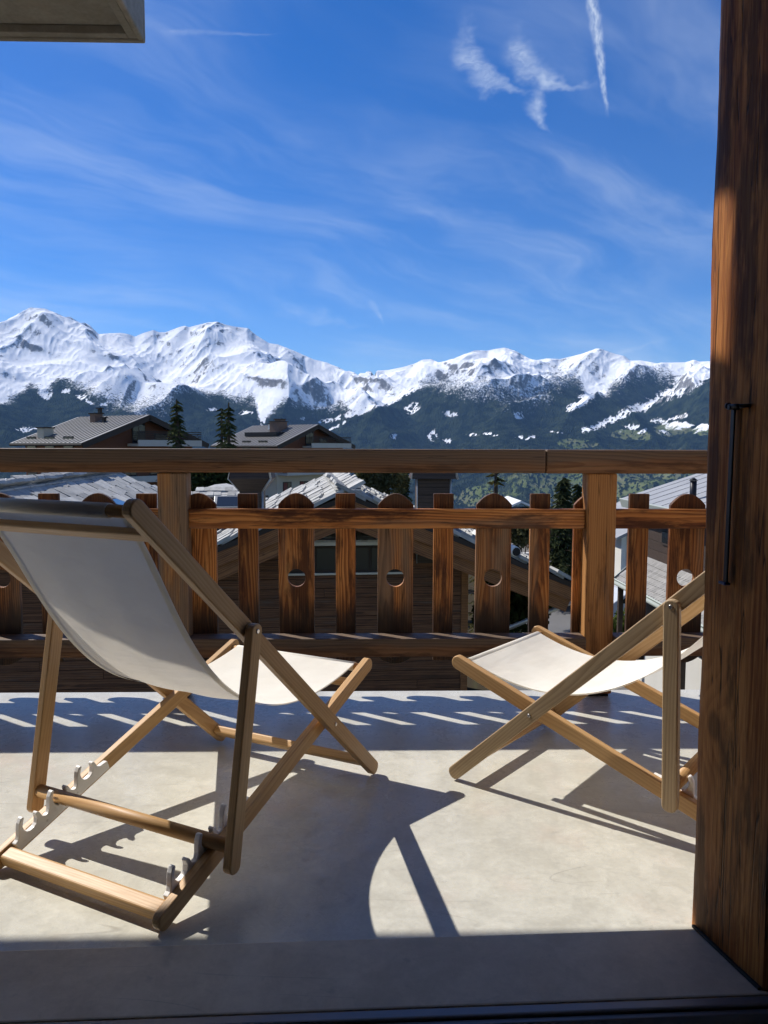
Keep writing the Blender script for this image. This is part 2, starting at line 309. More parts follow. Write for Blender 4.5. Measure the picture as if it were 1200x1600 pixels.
# polished concrete floor: cloudy, scratched, stained, slightly glossy
def concrete(name, ca, cb, rough, gloss_var, scratch, bumpd, spec=0.5):
    m, g = new_mat(name)
    oc = g.n('ShaderNodeTexCoord').outputs['Object']
    n1 = g.noise(oc, 3.2, 7, 0.68, 0.5); n2 = g.noise(oc, 15.0, 6, 0.7, 0.5); n3 = g.noise(oc, 70.0, 4, 0.65); n4 = g.noise(oc, 0.7, 4, 0.5)
    f = g.m('ADD', g.m('MULTIPLY', n1, 0.42), g.m('ADD', g.m('MULTIPLY', n2, 0.38), g.m('MULTIPLY', n3, 0.20)))
    col = g.mix(g.ss(f, 0.35, 0.65), ca, cb)
    pk = g.ss(g.noise(g.vm('ADD', oc, (7.3, 2.1, 0.0)), 3.4, 5, 0.6), 0.52, 0.74)
    col = g.mix(g.m('MULTIPLY', pk, 0.38), col, (0.60, 0.47, 0.39))
    dk = g.ss(g.noise(g.vm('ADD', oc, (1.3, 9.1, 0.0)), 26.0, 4, 0.65), 0.60, 0.74)
    col = g.mix(g.m('MULTIPLY', dk, 0.34), col, (0.30, 0.29, 0.26))
    sp = g.ss(g.vor(oc, 9.0), 0.030, 0.018)
    sp = g.m('MULTIPLY', sp, g.ss(g.noise(oc, 3.1, 2, 0.5), 0.56, 0.62))
    col = g.mix(g.m('MULTIPLY', sp, 0.8), col, (0.10, 0.09, 0.08))
    if scratch > 0:
        sc_t = None
        for i, (rot, s, o) in enumerate(((17, 2.3, 0.0), (-38, 3.1, 3.0), (74, 1.9, 8.0), (120, 2.7, 14.0))):
            mp = g.n('ShaderNodeMapping'); g.put(mp.inputs['Vector'], oc); mp.inputs['Rotation'].default_value = (0, 0, R_(rot)); mp.inputs['Scale'].default_value = (0.16 * s, s, 1); mp.inputs['Location'].default_value = (o, o, 0)
            q = g.noise(mp.outputs[0], 1.6, 1, 0.4, 0.1)
            ln = g.ss(g.m('ABSOLUTE', g.m('SUBTRACT', q, 0.5)), 0.0024, 0.0)
            ln = g.m('MULTIPLY', ln, g.ss(g.noise(g.vm('ADD', oc, (o, 0.0, 0.0)), 4.5, 2, 0.5), 0.54, 0.64))
            sc_t = ln if sc_t is None else g.m('MAXIMUM', sc_t, ln)
        col = g.mix(g.m('MULTIPLY', sc_t, scratch), col, (0.25, 0.23, 0.20))
    rg = g.m('ADD', rough, g.m('MULTIPLY', g.m('SUBTRACT', f, 0.5), gloss_var))
    nb = g.bump(g.m('ADD', g.m('MULTIPLY', n3, 0.5), g.m('MULTIPLY', n2, 1.0)), 0.5, bumpd)
    g.out(g.bsdf(col, rg, nb, spec=spec)); MATS[name] = m
concrete('floor_concrete', (0.64, 0.62, 0.54), (0.455, 0.435, 0.37), 0.28, 0.3, 0.45, 0.0014, 0.5)
concrete('step_concrete', (0.66, 0.57, 0.445), (0.50, 0.425, 0.325), 0.55, 0.25, 0.4, 0.0015, 0.12)
concrete('raw_concrete', (0.36, 0.345, 0.31), (0.25, 0.235, 0.205), 0.85, 0.1, 0.0, 0.004, 0.3)

# ------------------------------------------------------------------ object helpers
WM = {}
def link(o, parent=None, M=None):
    COL.objects.link(o)
    M = Matrix.Identity(4) if M is None else M
    WM[o.name] = M
    if parent is not None:
        o.parent = parent; o.matrix_basis = WM[parent.name].inverted() @ M
    else: o.matrix_basis = M
    return o
def tag(o, label=None, cat=None, group=None, kind=None):
    if label: o['label'] = label
    if cat: o['category'] = cat
    if group: o['group'] = group
    if kind: o['kind'] = kind
    return o
def empty(name, M, label=None, cat=None, group=None):
    o = bpy.data.objects.new(name, None); o.empty_display_size = 0.1; link(o, None, M); return tag(o, label, cat, group)
def mesh(vs, fs, mat, smooth=False, name='mesh'):
    me = bpy.data.meshes.new(name); me.from_pydata([tuple(v) for v in vs], [], fs); me.validate(); me.update()
    bm = bmesh.new(); bm.from_mesh(me); bmesh.ops.recalc_face_normals(bm, faces=bm.faces); bm.to_mesh(me); bm.free()
    if mat: me.materials.append(MATS[mat])
    if smooth: me.polygons.foreach_set('use_smooth', [True] * len(me.polygons))
    return me
def obj(name, me, parent=None, M=None, bevel=0.0, seg=2):
    o = bpy.data.objects.new(name, me); link(o, parent, M)
    if bevel:
        b = o.modifiers.new('bevel', 'BEVEL'); b.width = bevel; b.segments = seg; b.limit_method = 'ANGLE'; b.angle_limit = R_(40)
    return o
T = Matrix.Translation
def frame(o, x, y, z):
    return Matrix(((x.x, y.x, z.x, o.x), (x.y, y.y, z.y, o.y), (x.z, y.z, z.z, o.z), (0, 0, 0, 1)))
def boxmesh(sx, sy, sz, mat, c=(0, 0, 0)):
    v = [(c[0] + a * sx / 2, c[1] + b * sy / 2, c[2] + d * sz / 2) for d in (-1, 1) for b in (-1, 1) for a in (-1, 1)]
    return mesh(v, [(0, 1, 3, 2), (4, 5, 7, 6), (0, 1, 5, 4), (2, 3, 7, 6), (0, 2, 6, 4), (1, 3, 7, 5)], mat)
def box(name, lo, hi, mat, parent=None, bevel=0.0, M=None):
    """axis-aligned in the frame M (default world); its local origin is its own centre, so grain runs board by board"""
    c = Vector([(a + b) / 2 for a, b in zip(lo, hi)]); s = [abs(b - a) for a, b in zip(lo, hi)]
    MM = (M if M is not None else Matrix.Identity(4)) @ T(c)
    return obj(name, boxmesh(*s, mat), parent, MM, bevel)
def prism(pts, d0, d1, mat, holes=()):
    """polygon in local X,Z (list of (x,z)) extruded along local Y from d0 to d1"""
    bm = bmesh.new(); es = []
    for loop in (pts, *holes):
        vv = [bm.verts.new((x, d0, z)) for x, z in loop]
        for i in range(len(vv)): es.append(bm.edges.new((vv[i], vv[(i + 1) % len(vv)])))
    if holes: bmesh.ops.triangle_fill(bm, use_beauty=True, use_dissolve=False, edges=es)
    else: bm.faces.new(bm.verts)
    r = bmesh.ops.extrude_face_region(bm, geom=bm.faces[:])
    bmesh.ops.translate(bm, verts=[v for v in r['geom'] if isinstance(v, bmesh.types.BMVert)], vec=(0, d1 - d0, 0))
    bmesh.ops.recalc_face_normals(bm, faces=bm.faces)
    me = bpy.data.meshes.new('prism'); bm.to_mesh(me); bm.free()
    if mat: me.materials.append(MATS[mat])
    return me
def cyl(r, L, mat, n=16, r2=None, smooth=True):
    r2 = r if r2 is None else r2
    v = [(0, r * math.cos(2 * math.pi * i / n), r * math.sin(2 * math.pi * i / n)) for i in range(n)] + [(L, r2 * math.cos(2 * math.pi * i / n), r2 * math.sin(2 * math.pi * i / n)) for i in range(n)]
    f = [(i, (i + 1) % n, n + (i + 1) % n, n + i) for i in range(n)] + [tuple(range(n)), tuple(range(n, 2 * n))]
    me = mesh(v, f, mat)
    if smooth:
        me.polygons.foreach_set('use_smooth', [len(p.vertices) == 4 for p in me.polygons])
    return me
def along(p0, p1, hint):
    x = (p1 - p0).normalized(); y = (hint - x * hint.dot(x)).normalized(); return frame(p0, x, y, x.cross(y))
def rod(name, p0, p1, r, mat, parent, base=None, n=16, r2=None):
    p0, p1 = Vector(p0), Vector(p1); x = (p1 - p0).normalized()
    h = Vector((0, 0, 1)) if abs(x.z) < 0.9 else Vector((1, 0, 0))
    M = along(p0, p1, h); M = base @ M if base is not None else M
    return obj(name, cyl(r, (p1 - p0).length, mat, n, r2), parent, M)

# ------------------------------------------------------------------ terrain: village shelf, valley and the snow range
def hash2(ix, iy, seed):
    h = (ix.astype(np.int64) * 374761393 + iy.astype(np.int64) * 668265263 + seed * 1442695041) & 0xffffffff
    h = ((h ^ (h >> 13)) * 1274126177) & 0xffffffff
    return ((h ^ (h >> 16)) & 0xffffff) / float(0xffffff)
def gnoise(x, y, seed=0):
    ix, iy = np.floor(x), np.floor(y); fx, fy = x - ix, y - iy
    u = fx * fx * fx * (fx * (fx * 6 - 15) + 10); v = fy * fy * fy * (fy * (fy * 6 - 15) + 10)
    def gr(a, b):
        t = hash2(ix + a, iy + b, seed) * 2 * np.pi
        return np.cos(t) * (fx - a) + np.sin(t) * (fy - b)
    n00, n10, n01, n11 = gr(0, 0), gr(1, 0), gr(0, 1), gr(1, 1)
    return (n00 * (1 - u) + n10 * u) * (1 - v) + (n01 * (1 - u) + n11 * u) * v
def fbm(x, y, o=4, seed=0, gain=0.5):
    s = 0; a = 1.0
    for i in range(o): s = s + a * gnoise(x * 2 ** i, y * 2 ** i, seed + i); a *= gain
    return s
def sstep(a, b, x):
    t = np.clip((x - a) / (b - a), 0, 1); return t * t * (3 - 2 * t)
SKY = [(-400, 540), (-250, 515), (-150, 522), (-60, 505), (0, 503), (20, 495), (34, 487), (47, 480.5), (70, 482), (80, 486), (100, 494), (110, 495), (124, 503), (132, 504), (140, 508), (154, 522), (168, 521), (187, 520), (201, 522), (211, 526), (225, 520), (240, 515.5), (248, 519), (259, 519), (280, 511), (288, 509), (296, 511), (308, 508), (324, 504), (339, 502.5), (355, 508), (366, 510), (380, 512), (387, 512.5), (401, 524), (420, 536), (434, 538), (462, 549), (490, 561.5), (509, 566), (537, 577), (560, 581), (607, 578), (632, 573), (649, 567.5), (660, 562), (674, 561), (686, 566.5), (702, 560), (721, 552), (740, 547), (761, 548), (775, 545), (789, 543), (805, 548), (828, 560.5), (840, 562.5), (854, 560), (875, 561), (892, 557), (910, 552.5), (922, 548), (933, 544), (940, 545.5), (950, 549), (961, 553), (975, 556), (985, 563.5), (1001, 563), (1022, 566.5), (1050, 566.5), (1071, 566), (1084, 562), (1093, 565), (1113, 564), (1200, 560), (1320, 575), (1450, 560), (1650, 585)]
TREE = [(-400, 640), (0, 633), (23, 618), (47, 604), (70, 612), (93, 598), (117, 602), (150, 613), (180, 628), (215, 640), (250, 634), (275, 612), (290, 606), (310, 611), (364, 622), (398, 624), (408, 655), (416, 655), (425, 644), (443, 631), (462, 634), (502, 637), (540, 636), (555, 648), (570, 641), (600, 628), (640, 608), (660, 601), (681, 598), (720, 606), (760, 606), (800, 612), (835, 622), (852, 606), (868, 592), (890, 588), (905, 594), (916, 622), (945, 617), (962, 602), (985, 590), (1020, 586), (1050, 588), (1062, 606), (1080, 606), (1113, 585), (1200, 580), (1650, 600)]
TWID = [(-400, 14), (0, 10), (120, 10), (170, 34), (270, 30), (300, 12), (400, 16), (560, 12), (640, 10), (700, 34), (800, 44), (840, 44), (870, 36), (920, 16), (960, 18), (1000, 34), (1060, 22), (1113, 10), (1650, 14)]
NA, NN, NF, NB = 1500, 90, 400, 8
az = np.linspace(R_(-48), R_(48), NA)
rN = 5.0 * (5500 / 5.0) ** (np.linspace(0, 1, NN, endpoint=False)); R0, R1 = 5500.0, 11600.0
rF = R0 + (R1 - R0) * np.linspace(0, 1, NF); rB = R1 + np.linspace(0, 1, NB + 1)[1:] ** 1.5 * 3200
rr = np.concatenate([rN, rF, rB])
AZ, RR = np.meshgrid(az, rr, indexing='ij'); XX, YY = RR * np.sin(AZ), RR * np.cos(AZ)
fwn, rtn, upn = np.array(fw), np.array(rt), np.array(up)
def project(x, y, z):
    d = np.stack([x, y, z - CAMH], -1); w = np.maximum(d @ fwn, 1e-3)
    return 600 + FPX * (d @ rtn) / w, 800 - FPX * (d @ upn) / w
def elev_of(u, v):   # tan of elevation and azimuth for skyline pixels
    d = fwn[None] + rtn[None] * ((u[:, None] - 600) / FPX) - upn[None] * ((v[:, None] - 800) / FPX)
    return np.arctan2(d[:, 0], d[:, 1]), d[:, 2] / np.hypot(d[:, 0], d[:, 1])
sa, se = elev_of(np.array([p[0] for p in SKY], float), np.array([p[1] for p in SKY], float))
tgt = np.interp(az, sa, se)
tt = np.clip((RR - R0) / (R1 - R0), 0, 1)
nearz = -6.2 - 0.118 * np.maximum(RR - 62, 0) - 6 * sstep(60, 140, RR) + 1.2 * fbm(XX / 60, YY / 60, 3, 3) * sstep(70, 200, RR) + 25 * fbm(XX / 900, YY / 900, 4, 5) * sstep(500, 2500, RR)
zv = nearz[:, NN - 1][:, None]
def gsm(a, s):
    h = int(3 * s) + 1; k = np.exp(-0.5 * (np.arange(-h, h + 1) / s) ** 2); k /= k.sum(); return np.convolve(np.pad(a, h, mode='edge'), k, 'valid')
crest = (gsm(tgt, 30) * R1 + CAMH)[:, None]
base = zv + (crest - zv) * (0.16 * tt + 0.84 * tt ** 1.28)
lat = AZ * 10500.0
def ridged(x, y, seed): return 1 - np.abs(gnoise(x, y, seed)) * 2.0
def eroded(x, y, octs, seed, gain=0.5):
    """octaves damped where the slope gathered so far is steep: sharp spurs, smooth gullies"""
    sx = np.zeros_like(x); sy = np.zeros_like(x); tot = np.zeros_like(x); a = 1.0; e = 0.01; f = 1.0
    co, si = 0.8, 0.6
    for i in range(octs):
        n0 = gnoise(x, y, seed + i); dx_ = (gnoise(x + e, y, seed + i) - n0) / e; dy_ = (gnoise(x, y + e, seed + i) - n0) / e
        sx += dx_; sy += dy_; tot += a * n0 / (1 + 1.1 * (sx * sx + sy * sy)); a *= gain
        x, y = (co * x - si * y) * 2.02, (si * x + co * y) * 2.02
    return tot
far = slice(NN, None)
latF, rF_ = lat[:, far], RR[:, far]
wx_ = 300 * fbm(latF / 2400, rF_ / 2400, 3, 11); wy_ = 300 * fbm(latF / 2400 + 9, rF_ / 2400 + 4, 3, 12)
cl = lambda q: np.clip(q, 0, 1)
rc_ = rF_ - 9000
q1 = ridged((latF + wx_ + 0.35 * rc_) / 1750, (rF_ + wy_) / 4000, 21)       # long spurs running down towards the valley
q2f = ridged((latF + wx_ * .9 - 0.55 * rc_) / 820, (rF_ + wy_) / 1900, 22)
q3f = ridged((latF + wx_ * .7 + 0.75 * rc_) / 360, (rF_ + wy_ * .7) / 900, 23)
w3 = 40 * fbm(latF / 300, rF_ / 300, 2, 14)
q4f = ridged((latF + w3 - 0.4 * rc_) / 150, (rF_ + w3) / 420, 24); q5f = ridged((latF + w3 * .5) / 66, rF_ / 190, 25)
er = eroded((latF + wx_) / 2600, (rF_ + wy_) / 2600, 4, 40, 0.45)
envF = sstep(0.0, 0.3, tt[:, far]) * (0.52 + 0.48 * sstep(0.3, 0.72, tt[:, far])) * (1 - 0.3 * sstep(0.9, 1.0, tt[:, far]))
hiF = sstep(0.42, 0.75, tt[:, far])
nh = (430 * (q1 - 0.55) + 520 * er + 215 * (q2f - 0.5) * (0.35 + 0.65 * cl(q1)) + (92 * (q3f - 0.5) * (0.2 + 0.8 * cl(q1) * cl(q2f)) + 30 * (q4f - .5) * (.1 + .9 * cl(q2f) * cl(q3f)) + 9 * (q5f - .5) * cl(q3f)) * (0.3 + 0.7 * hiF)) * envF
noise_h = np.zeros_like(RR); noise_h[:, far] = nh; env = 1.0
q2 = ridged(lat / 640, RR / 1050, 22); q3 = q2; wx2 = 60 * fbm(lat / 260, RR / 260, 3, 13)
zz = np.where(RR < R0, nearz, base + noise_h * env)
wgt = sstep(0.2, 0.85, tt); wgt1 = sstep(0.55, 0.97, tt); wgt2 = sstep(0.90, 0.99, tt)
for it, (s, w_) in enumerate(((45, wgt), (30, wgt), (16, wgt1), (10, wgt1), (5, wgt2), (3, wgt2), (1.5, wgt2), (1.0, wgt2))):
    e = ((zz - CAMH) / RR)[:, NN:NN + NF]; dlt = gsm(tgt - e.max(1), s)
    zz = np.where(RR < R0, zz, zz + dlt[:, None] * RR * w_)
lumps = np.zeros_like(RR); lumps[:, far] = (70 * (1 - cl(q2f)) + 55 * (1 - cl(q3f)) + 22 * (1 - cl(q4f)) + 8 * (1 - cl(q5f))) * sstep(1.0, 0.9, tt[:, far])
lim = CAMH + RR * (gsm(tgt, 8)[:, None] - 0.0015 - 0.035 * np.clip(0.96 - tt, 0, 1)); zz = np.where((RR > R0) & (tt < 0.985), np.minimum(zz, lim - lumps), zz)
iB = NN + NF
fall = (RR[:, iB:] - R1); zz[:, iB:] = np.minimum(zz[:, iB - 1:iB], crest) - 0.42 * fall + 60 * (q2[:, iB:] - .5)
U, V = project(XX, YY, zz)
# ground cover: where trees, snow, rock and pasture lie
jit = 10 * fbm(lat / 420, RR / 420, 4, 31) + 5 * fbm(lat / 110, RR / 110, 3, 32)
tv = np.interp(U, [p[0] for p in TREE], [p[1] for p in TREE]); tw = 1.9 * np.interp(U, [p[0] for p in TWID], [p[1] for p in TWID])
forest = np.clip(0.5 + (V - tv + jit) / tw * 0.75, 0, 1)
forest *= 0.88 + 0.12 * sstep(-0.3, 0.3, fbm(lat / 200, RR / 200, 2, 40))
snow = 1 - sstep(-12, 26, V - (650 + 0.02 * (U - 600)) + 2.2 * jit)
def stroke(pts, w0, w1):
    best = np.full(U.shape, 1e9)
    for i in range(len(pts) - 1):
        (x0, y0), (x1, y1) = pts[i], pts[i + 1]; dx_, dy_ = x1 - x0, y1 - y0
        t = np.clip(((U - x0) * dx_ + (V - y0) * dy_) / (dx_ * dx_ + dy_ * dy_), 0, 1)
        w = w0 + (w1 - w0) * (i + t) / (len(pts) - 1)
        best = np.minimum(best, np.hypot(U - x0 - t * dx_, V - y0 - t * dy_) / w)
    return best
rag = fbm(lat / 95, RR / 150, 4, 33, 0.65)
def clear(mask_d, jitter=0.6):
    global forest, snow
    k = 1 - sstep(0.55, 1.35, mask_d + jitter * (jit / 10) + 1.5 * rag); k = k * sstep(-.25, .1, rag + .28); forest = forest * (1 - 0.80 * k); snow = np.maximum(snow, k)
clear(stroke([(1130, 572), (1090, 592), (1066, 606), (1040, 618), (1010, 634), (985, 644), (955, 657), (930, 668), (912, 674)], 11, 4.5))
clear(stroke([(922, 617), (905, 630), (890, 640)], 8, 5)); clear(stroke([(1072, 649), (1050, 655), (1036, 662)], 3.4, 2.2)); clear(stroke([(1010, 671), (998, 677)], 3, 2))
clear(stroke([(408, 625), (411, 662)], 7, 4)); clear(stroke([(540, 660), (515, 672)], 2.2, 1.5)); clear(stroke([(650, 606), (610, 626), (562, 645), (500, 660)], 7, 2.5))
for (px, py, a, b) in [(40, 671, 12, 4), (57, 671, 5, 3), (72, 617, 9, 10), (100, 612, 9, 6), (128, 622, 8, 4), (142, 630, 7, 3), (163, 633, 6, 2.5), (645, 641, 12, 9), (701, 647, 11, 4), (676, 682, 10, 8), (700, 690, 8, 5), (740, 680, 9, 2.5), (765, 678, 12, 3), (822, 684, 14, 3.5), (617, 681, 5, 4), (812, 650, 7, 5), (990, 667, 12, 5), (1030, 658, 9, 4), (870, 676, 10, 3), (1080, 665, 8, 2), (330, 640, 10, 3), (470, 655, 12, 4), (385, 646, 9, 2.5)]:
    clear(np.hypot((U - px) / a, (V - py) / b), 0.9)
low = sstep(648, 760, V) * sstep(600, 900, U)
mead = np.clip(low * 1.1 + 0.55 * fbm(lat / 480, RR / 620, 4, 51) * sstep(640, 720, V) - 0.28, 0, 1)
for (px, py, a, b) in [(1052, 670, 32, 12), (1100, 672, 22, 9), (985, 680, 40, 9), (900, 694, 34, 8), (760, 780, 50, 20), (930, 775, 60, 14), (1060, 770, 40, 12), (1075, 745, 26, 8), (830, 755, 34, 9), (985, 790, 40, 14)]:
    mead = np.maximum(mead, 1 - sstep(0.6, 1.15, np.hypot((U - px) / a, (V - py) / b) + 0.05 * jit))
ragged = 0
tree_hide = sstep(0.30, 0.62, mead); forest = forest * (1 - 0.93 * tree_hide)
clump = sstep(-0.02, 0.25, fbm(lat / 60 + 3, RR / 110, 4, 61, .7)); forest = np.maximum(forest, clump * sstep(655, 690, V) * tree_hide * 0.95)
gz_a = np.gradient(zz, axis=0) / np.maximum(np.gradient(RR * AZ, axis=0), 1e-6); gz_r = np.gradient(zz, axis=1) / np.gradient(RR, axis=1)
slope = np.sqrt(gz_a ** 2 + gz_r ** 2)
streak = fbm(lat / 46 + wx2 / 40, RR / 230, 3, 72)
strata = fbm(lat / 520 + 0.4 * RR / 520, RR / 120 - lat / 900 + wx2 / 90, 4, 73, .6)
sl_n = slope + 0.30 * streak + 0.40 * strata + 0.2 * fbm(lat / 700, RR / 700, 3, 71); thr_r = np.percentile(sl_n[(V < tv - 4) & (tt > .4) & (tt < .999)], 87)
rock = np.clip(0.5 + (sl_n - thr_r) * 1.5, 0, 1) * sstep(0.2, 0.4, tt)
near = RR < R0 - 200
forest = np.where(near, np.clip(0.25 + 1.2 * fbm(XX / 300, YY / 300, 3, 81), 0, 0.9) * sstep(300, 900, RR), forest); snow = np.where(near, 0, snow); rock = np.where(near, 0, rock)
treeh = np.where((forest > 0.35) & (RR > 2000), hash2(np.arange(NA)[:, None] + 0 * RR, np.arange(len(rr))[None] + 0 * RR, 5) * 13 * forest, 0)
zz = zz + treeh
nr = len(rr)
me = bpy.data.meshes.new('terrain')
co = np.stack([XX, YY, zz], -1).reshape(-1, 3).astype(np.float32)
ii = (np.arange(NA - 1)[:, None] * nr + np.arange(nr - 1)[None]).reshape(-1)
quads = np.stack([ii, ii + nr, ii + nr + 1, ii + 1], 1).astype(np.int32)
me.vertices.add(len(co)); me.vertices.foreach_set('co', co.reshape(-1))
me.loops.add(quads.size); me.loops.foreach_set('vertex_index', quads.reshape(-1))
me.polygons.add(len(quads)); me.polygons.foreach_set('loop_start', np.arange(0, quads.size, 4, dtype=np.int32)); me.polygons.foreach_set('loop_total', np.full(len(quads), 4, np.int32))
me.update(calc_edges=True)
at_ = me.attributes.new('cover', 'FLOAT_COLOR', 'POINT')
at_.data.foreach_set('color', np.stack([forest, snow, rock, mead], -1).reshape(-1).astype(np.float32))
me.polygons.foreach_set('use_smooth', np.zeros(len(quads), bool))
m, g = new_mat('alpine_ground')
an = g.n('ShaderNodeAttribute', attribute_name='cover'); cf = g.n('ShaderNodeSeparateColor'); g.put(cf.inputs[0], an.outputs['Color'])
F, S, K = cf.outputs[0], cf.outputs[1], cf.outputs[2]; MD = an.outputs['Alpha']
pos = g.n('ShaderNodeTexCoord').outputs['Object']
psz = g.vm('MULTIPLY', pos, (1.0, 1.0, 0.45)); tn = g.noise(psz, 0.040, 3, 0.75); tn2 = g.noise(pos, 0.008, 3, 0.6); n3 = g.noise(pos, 0.0022, 4, 0.55)
mc = g.mix(g.ss(tn2, 0.35, 0.65), (0.085, 0.105, 0.042), (0.17, 0.165, 0.09))
mc = g.mix(g.ss(n3, 0.4, 0.62), mc, (0.10, 0.125, 0.045))
mc = g.mix(g.ss(MD, 0.15, 0.5), (0.05, 0.042, 0.03), mc)
sn = g.mix(g.ss(tn2, 0.3, 0.7), (0.93, 0.935, 0.95), (0.86, 0.88, 0.91))
sf = g.ss(g.m('ADD', S, g.m('MULTIPLY', g.m('SUBTRACT', tn, 0.5), 1.3)), 0.32, 0.66)
col = g.mix(sf, mc, sn)
rc = g.mix(g.ss(tn, 0.35, 0.65), (0.10, 0.10, 0.105), (0.20, 0.195, 0.19))
rk = g.ss(g.m('ADD', K, g.m('MULTIPLY', g.m('SUBTRACT', tn, 0.5), 1.5)), 0.48, 1.0)
col = g.mix(rk, col, rc)
fc = g.mix(g.ss(tn2, 0.35, 0.65), (0.006, 0.011, 0.008), (0.030, 0.040, 0.022))
ff = g.ss(g.m('ADD', F, g.m('MULTIPLY', g.m('SUBTRACT', tn, 0.5), 1.25)), 0.26, 0.62)
col = g.mix(ff, col, fc)
bh = g.noise(pos, 0.012, 4, 0.62)
g.out(g.bsdf(col, 0.75, g.bump(bh, 0.6, 5.0), spec=0.0)); MATS['alpine_ground'] = m
me.materials.append(m)
tag(obj('terrain', me), 'snow covered alpine range above dark forest slopes and green valley pasture', kind='structure')

# ------------------------------------------------------------------ balcony: floor, step, railing
floor_ = obj('balcony_floor', boxmesh(7.0, 1.66, 0.2, 'floor_concrete'), None, T((0, 2.2544, -0.1)), 0.004)
tag(floor_, kind='structure')
RY = 2.985
rail = empty('balcony_railing', T((0, RY, 0)), 'brown larch balcony railing with arched and square balusters behind the deck chairs', 'railing')
def hb(name, x0, x1, y0, y1, z0, z1, mat, bevel=0.005): return box(name, (x0, y0, z0), (x1, y1, z1), mat, rail, bevel)
SEAM = 0.70
hb('top_rail', -3.4, SEAM - 0.0012, RY, RY + 0.115, 0.8985, 0.991, 'larch_top_rail', 0.007)
hb('top_rail', SEAM + 0.0012, 2.6, RY + 0.001, RY + 0.115, 0.8975, 0.9905, 'larch_top_rail', 0.007)
POSTS = [(-2.57, -2.455), (-0.812, -0.699), (0.868, 0.984), (2.36, 2.47)]
for a, b in POSTS:
    hb('post', a, b, RY + 0.006, RY + 0.092, 0.012, 0.897, 'larch_post', 0.006)
    hb('post_foot', a + 0.012, b - 0.01, RY + 0.016, RY + 0.08, 0.0, 0.0115, 'black_iron', 0.001)
edges = [-3.4] + [q for p in POSTS for q in p] + [2.6]
for i in range(0, len(edges), 2):
    a, b = edges[i] + 0.001, edges[i + 1] - 0.001
    hb('middle_rail', a, b, RY + 0.030, RY + 0.075, 0.6775, 0.7545, 'larch_rail', 0.004)
    hb('bottom_rail', a, b, RY - 0.028, RY + 0.066, 0.176, 0.25, 'larch_top_rail', 0.004)
WIDE, NARR = 0.142, 0.080
def wide_mesh(seed):
    w = WIDE / 2; z0, z1 = 0.150, 0.770
    arc = [(w * math.cos(t), z1 + 0.046 * (math.sin(t * 0.5 + 0) if False else math.sin(t)) ** 0.9) for t in [math.pi * i / 14 for i in range(15)]]
    arc = [(x, z1 + max(0.0, 0.0455 * (1 - (x / w) ** 2))) for x, _ in arc]
    pts = [(-w * math.cos(math.pi * i / 10), z0 - 0.030 * (1 - math.cos(math.pi * i / 10) ** 2)) for i in range(11)] + arc
    hole = [(0.036 * math.cos(2 * math.pi * i / 28), 0.474 + 0.036 * math.sin(2 * math.pi * i / 28)) for i in range(28)]
    return prism(pts, -0.011, 0.011, 'larch_baluster', [hole])
def narrow_mesh():
    w = NARR / 2; return prism([(-w, 0.132), (w, 0.132), (w, 0.814), (-w, 0.814)], -0.011, 0.011, 'larch_baluster')
wm_, nm_ = wide_mesh(0), narrow_mesh()
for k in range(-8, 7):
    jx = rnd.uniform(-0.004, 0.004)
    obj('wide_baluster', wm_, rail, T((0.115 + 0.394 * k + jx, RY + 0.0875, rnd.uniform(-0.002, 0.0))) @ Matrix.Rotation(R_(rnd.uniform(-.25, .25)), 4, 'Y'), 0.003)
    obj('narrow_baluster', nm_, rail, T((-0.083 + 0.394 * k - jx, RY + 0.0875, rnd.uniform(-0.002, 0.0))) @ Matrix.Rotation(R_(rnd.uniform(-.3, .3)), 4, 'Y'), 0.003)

# ------------------------------------------------------------------ the chalet the camera stands in: jamb, threshold, facade and dim room
HA = math.atan(0.0315); HM = T((0, 1.478, 0)) @ Matrix.Rotation(HA, 4, 'Z')   # facade frame: local x along the wall, y outwards
thr = empty('door_threshold', HM, 'grey concrete door threshold with a metal track at the lower edge', 'threshold')
box('slab', (-1.55, -0.196, -0.15), (0.74, 0.0, 0.007), 'step_concrete', thr, 0.004, HM)
box('gasket', (-1.55, -0.206, -0.15), (0.74, -0.1965, 0.001), 'rubber', thr, 0.0, HM)
box('metal_track', (-1.55, -0.228, -0.15), (0.76, -0.2065, 0.013), 'steel', thr, 0.003, HM)
box('track_lip', (-1.55, -0.2405, -0.15), (0.76, -0.2285, 0.006), 'steel', thr, 0.002, HM)
obj('floor_strip', mesh([(0.676, 0.002, .0075), (0.682, 0.002, .0075), (0.7195, -0.186, .0075), (0.7135, -0.186, .0075), (0.676, 0.002, .0135), (0.682, 0.002, .0135), (0.7195, -0.186, .0135), (0.7135, -0.186, .0135)], [(0, 1, 2, 3), (4, 5, 6, 7), (0, 1, 5, 4), (1, 2, 6, 5), (2, 3, 7, 6), (3, 0, 4, 7)], 'rubber'), thr, HM)
jamb = empty('door_jamb', HM, 'dark brown stained timber door jamb at the right edge of the view', 'door jamb')
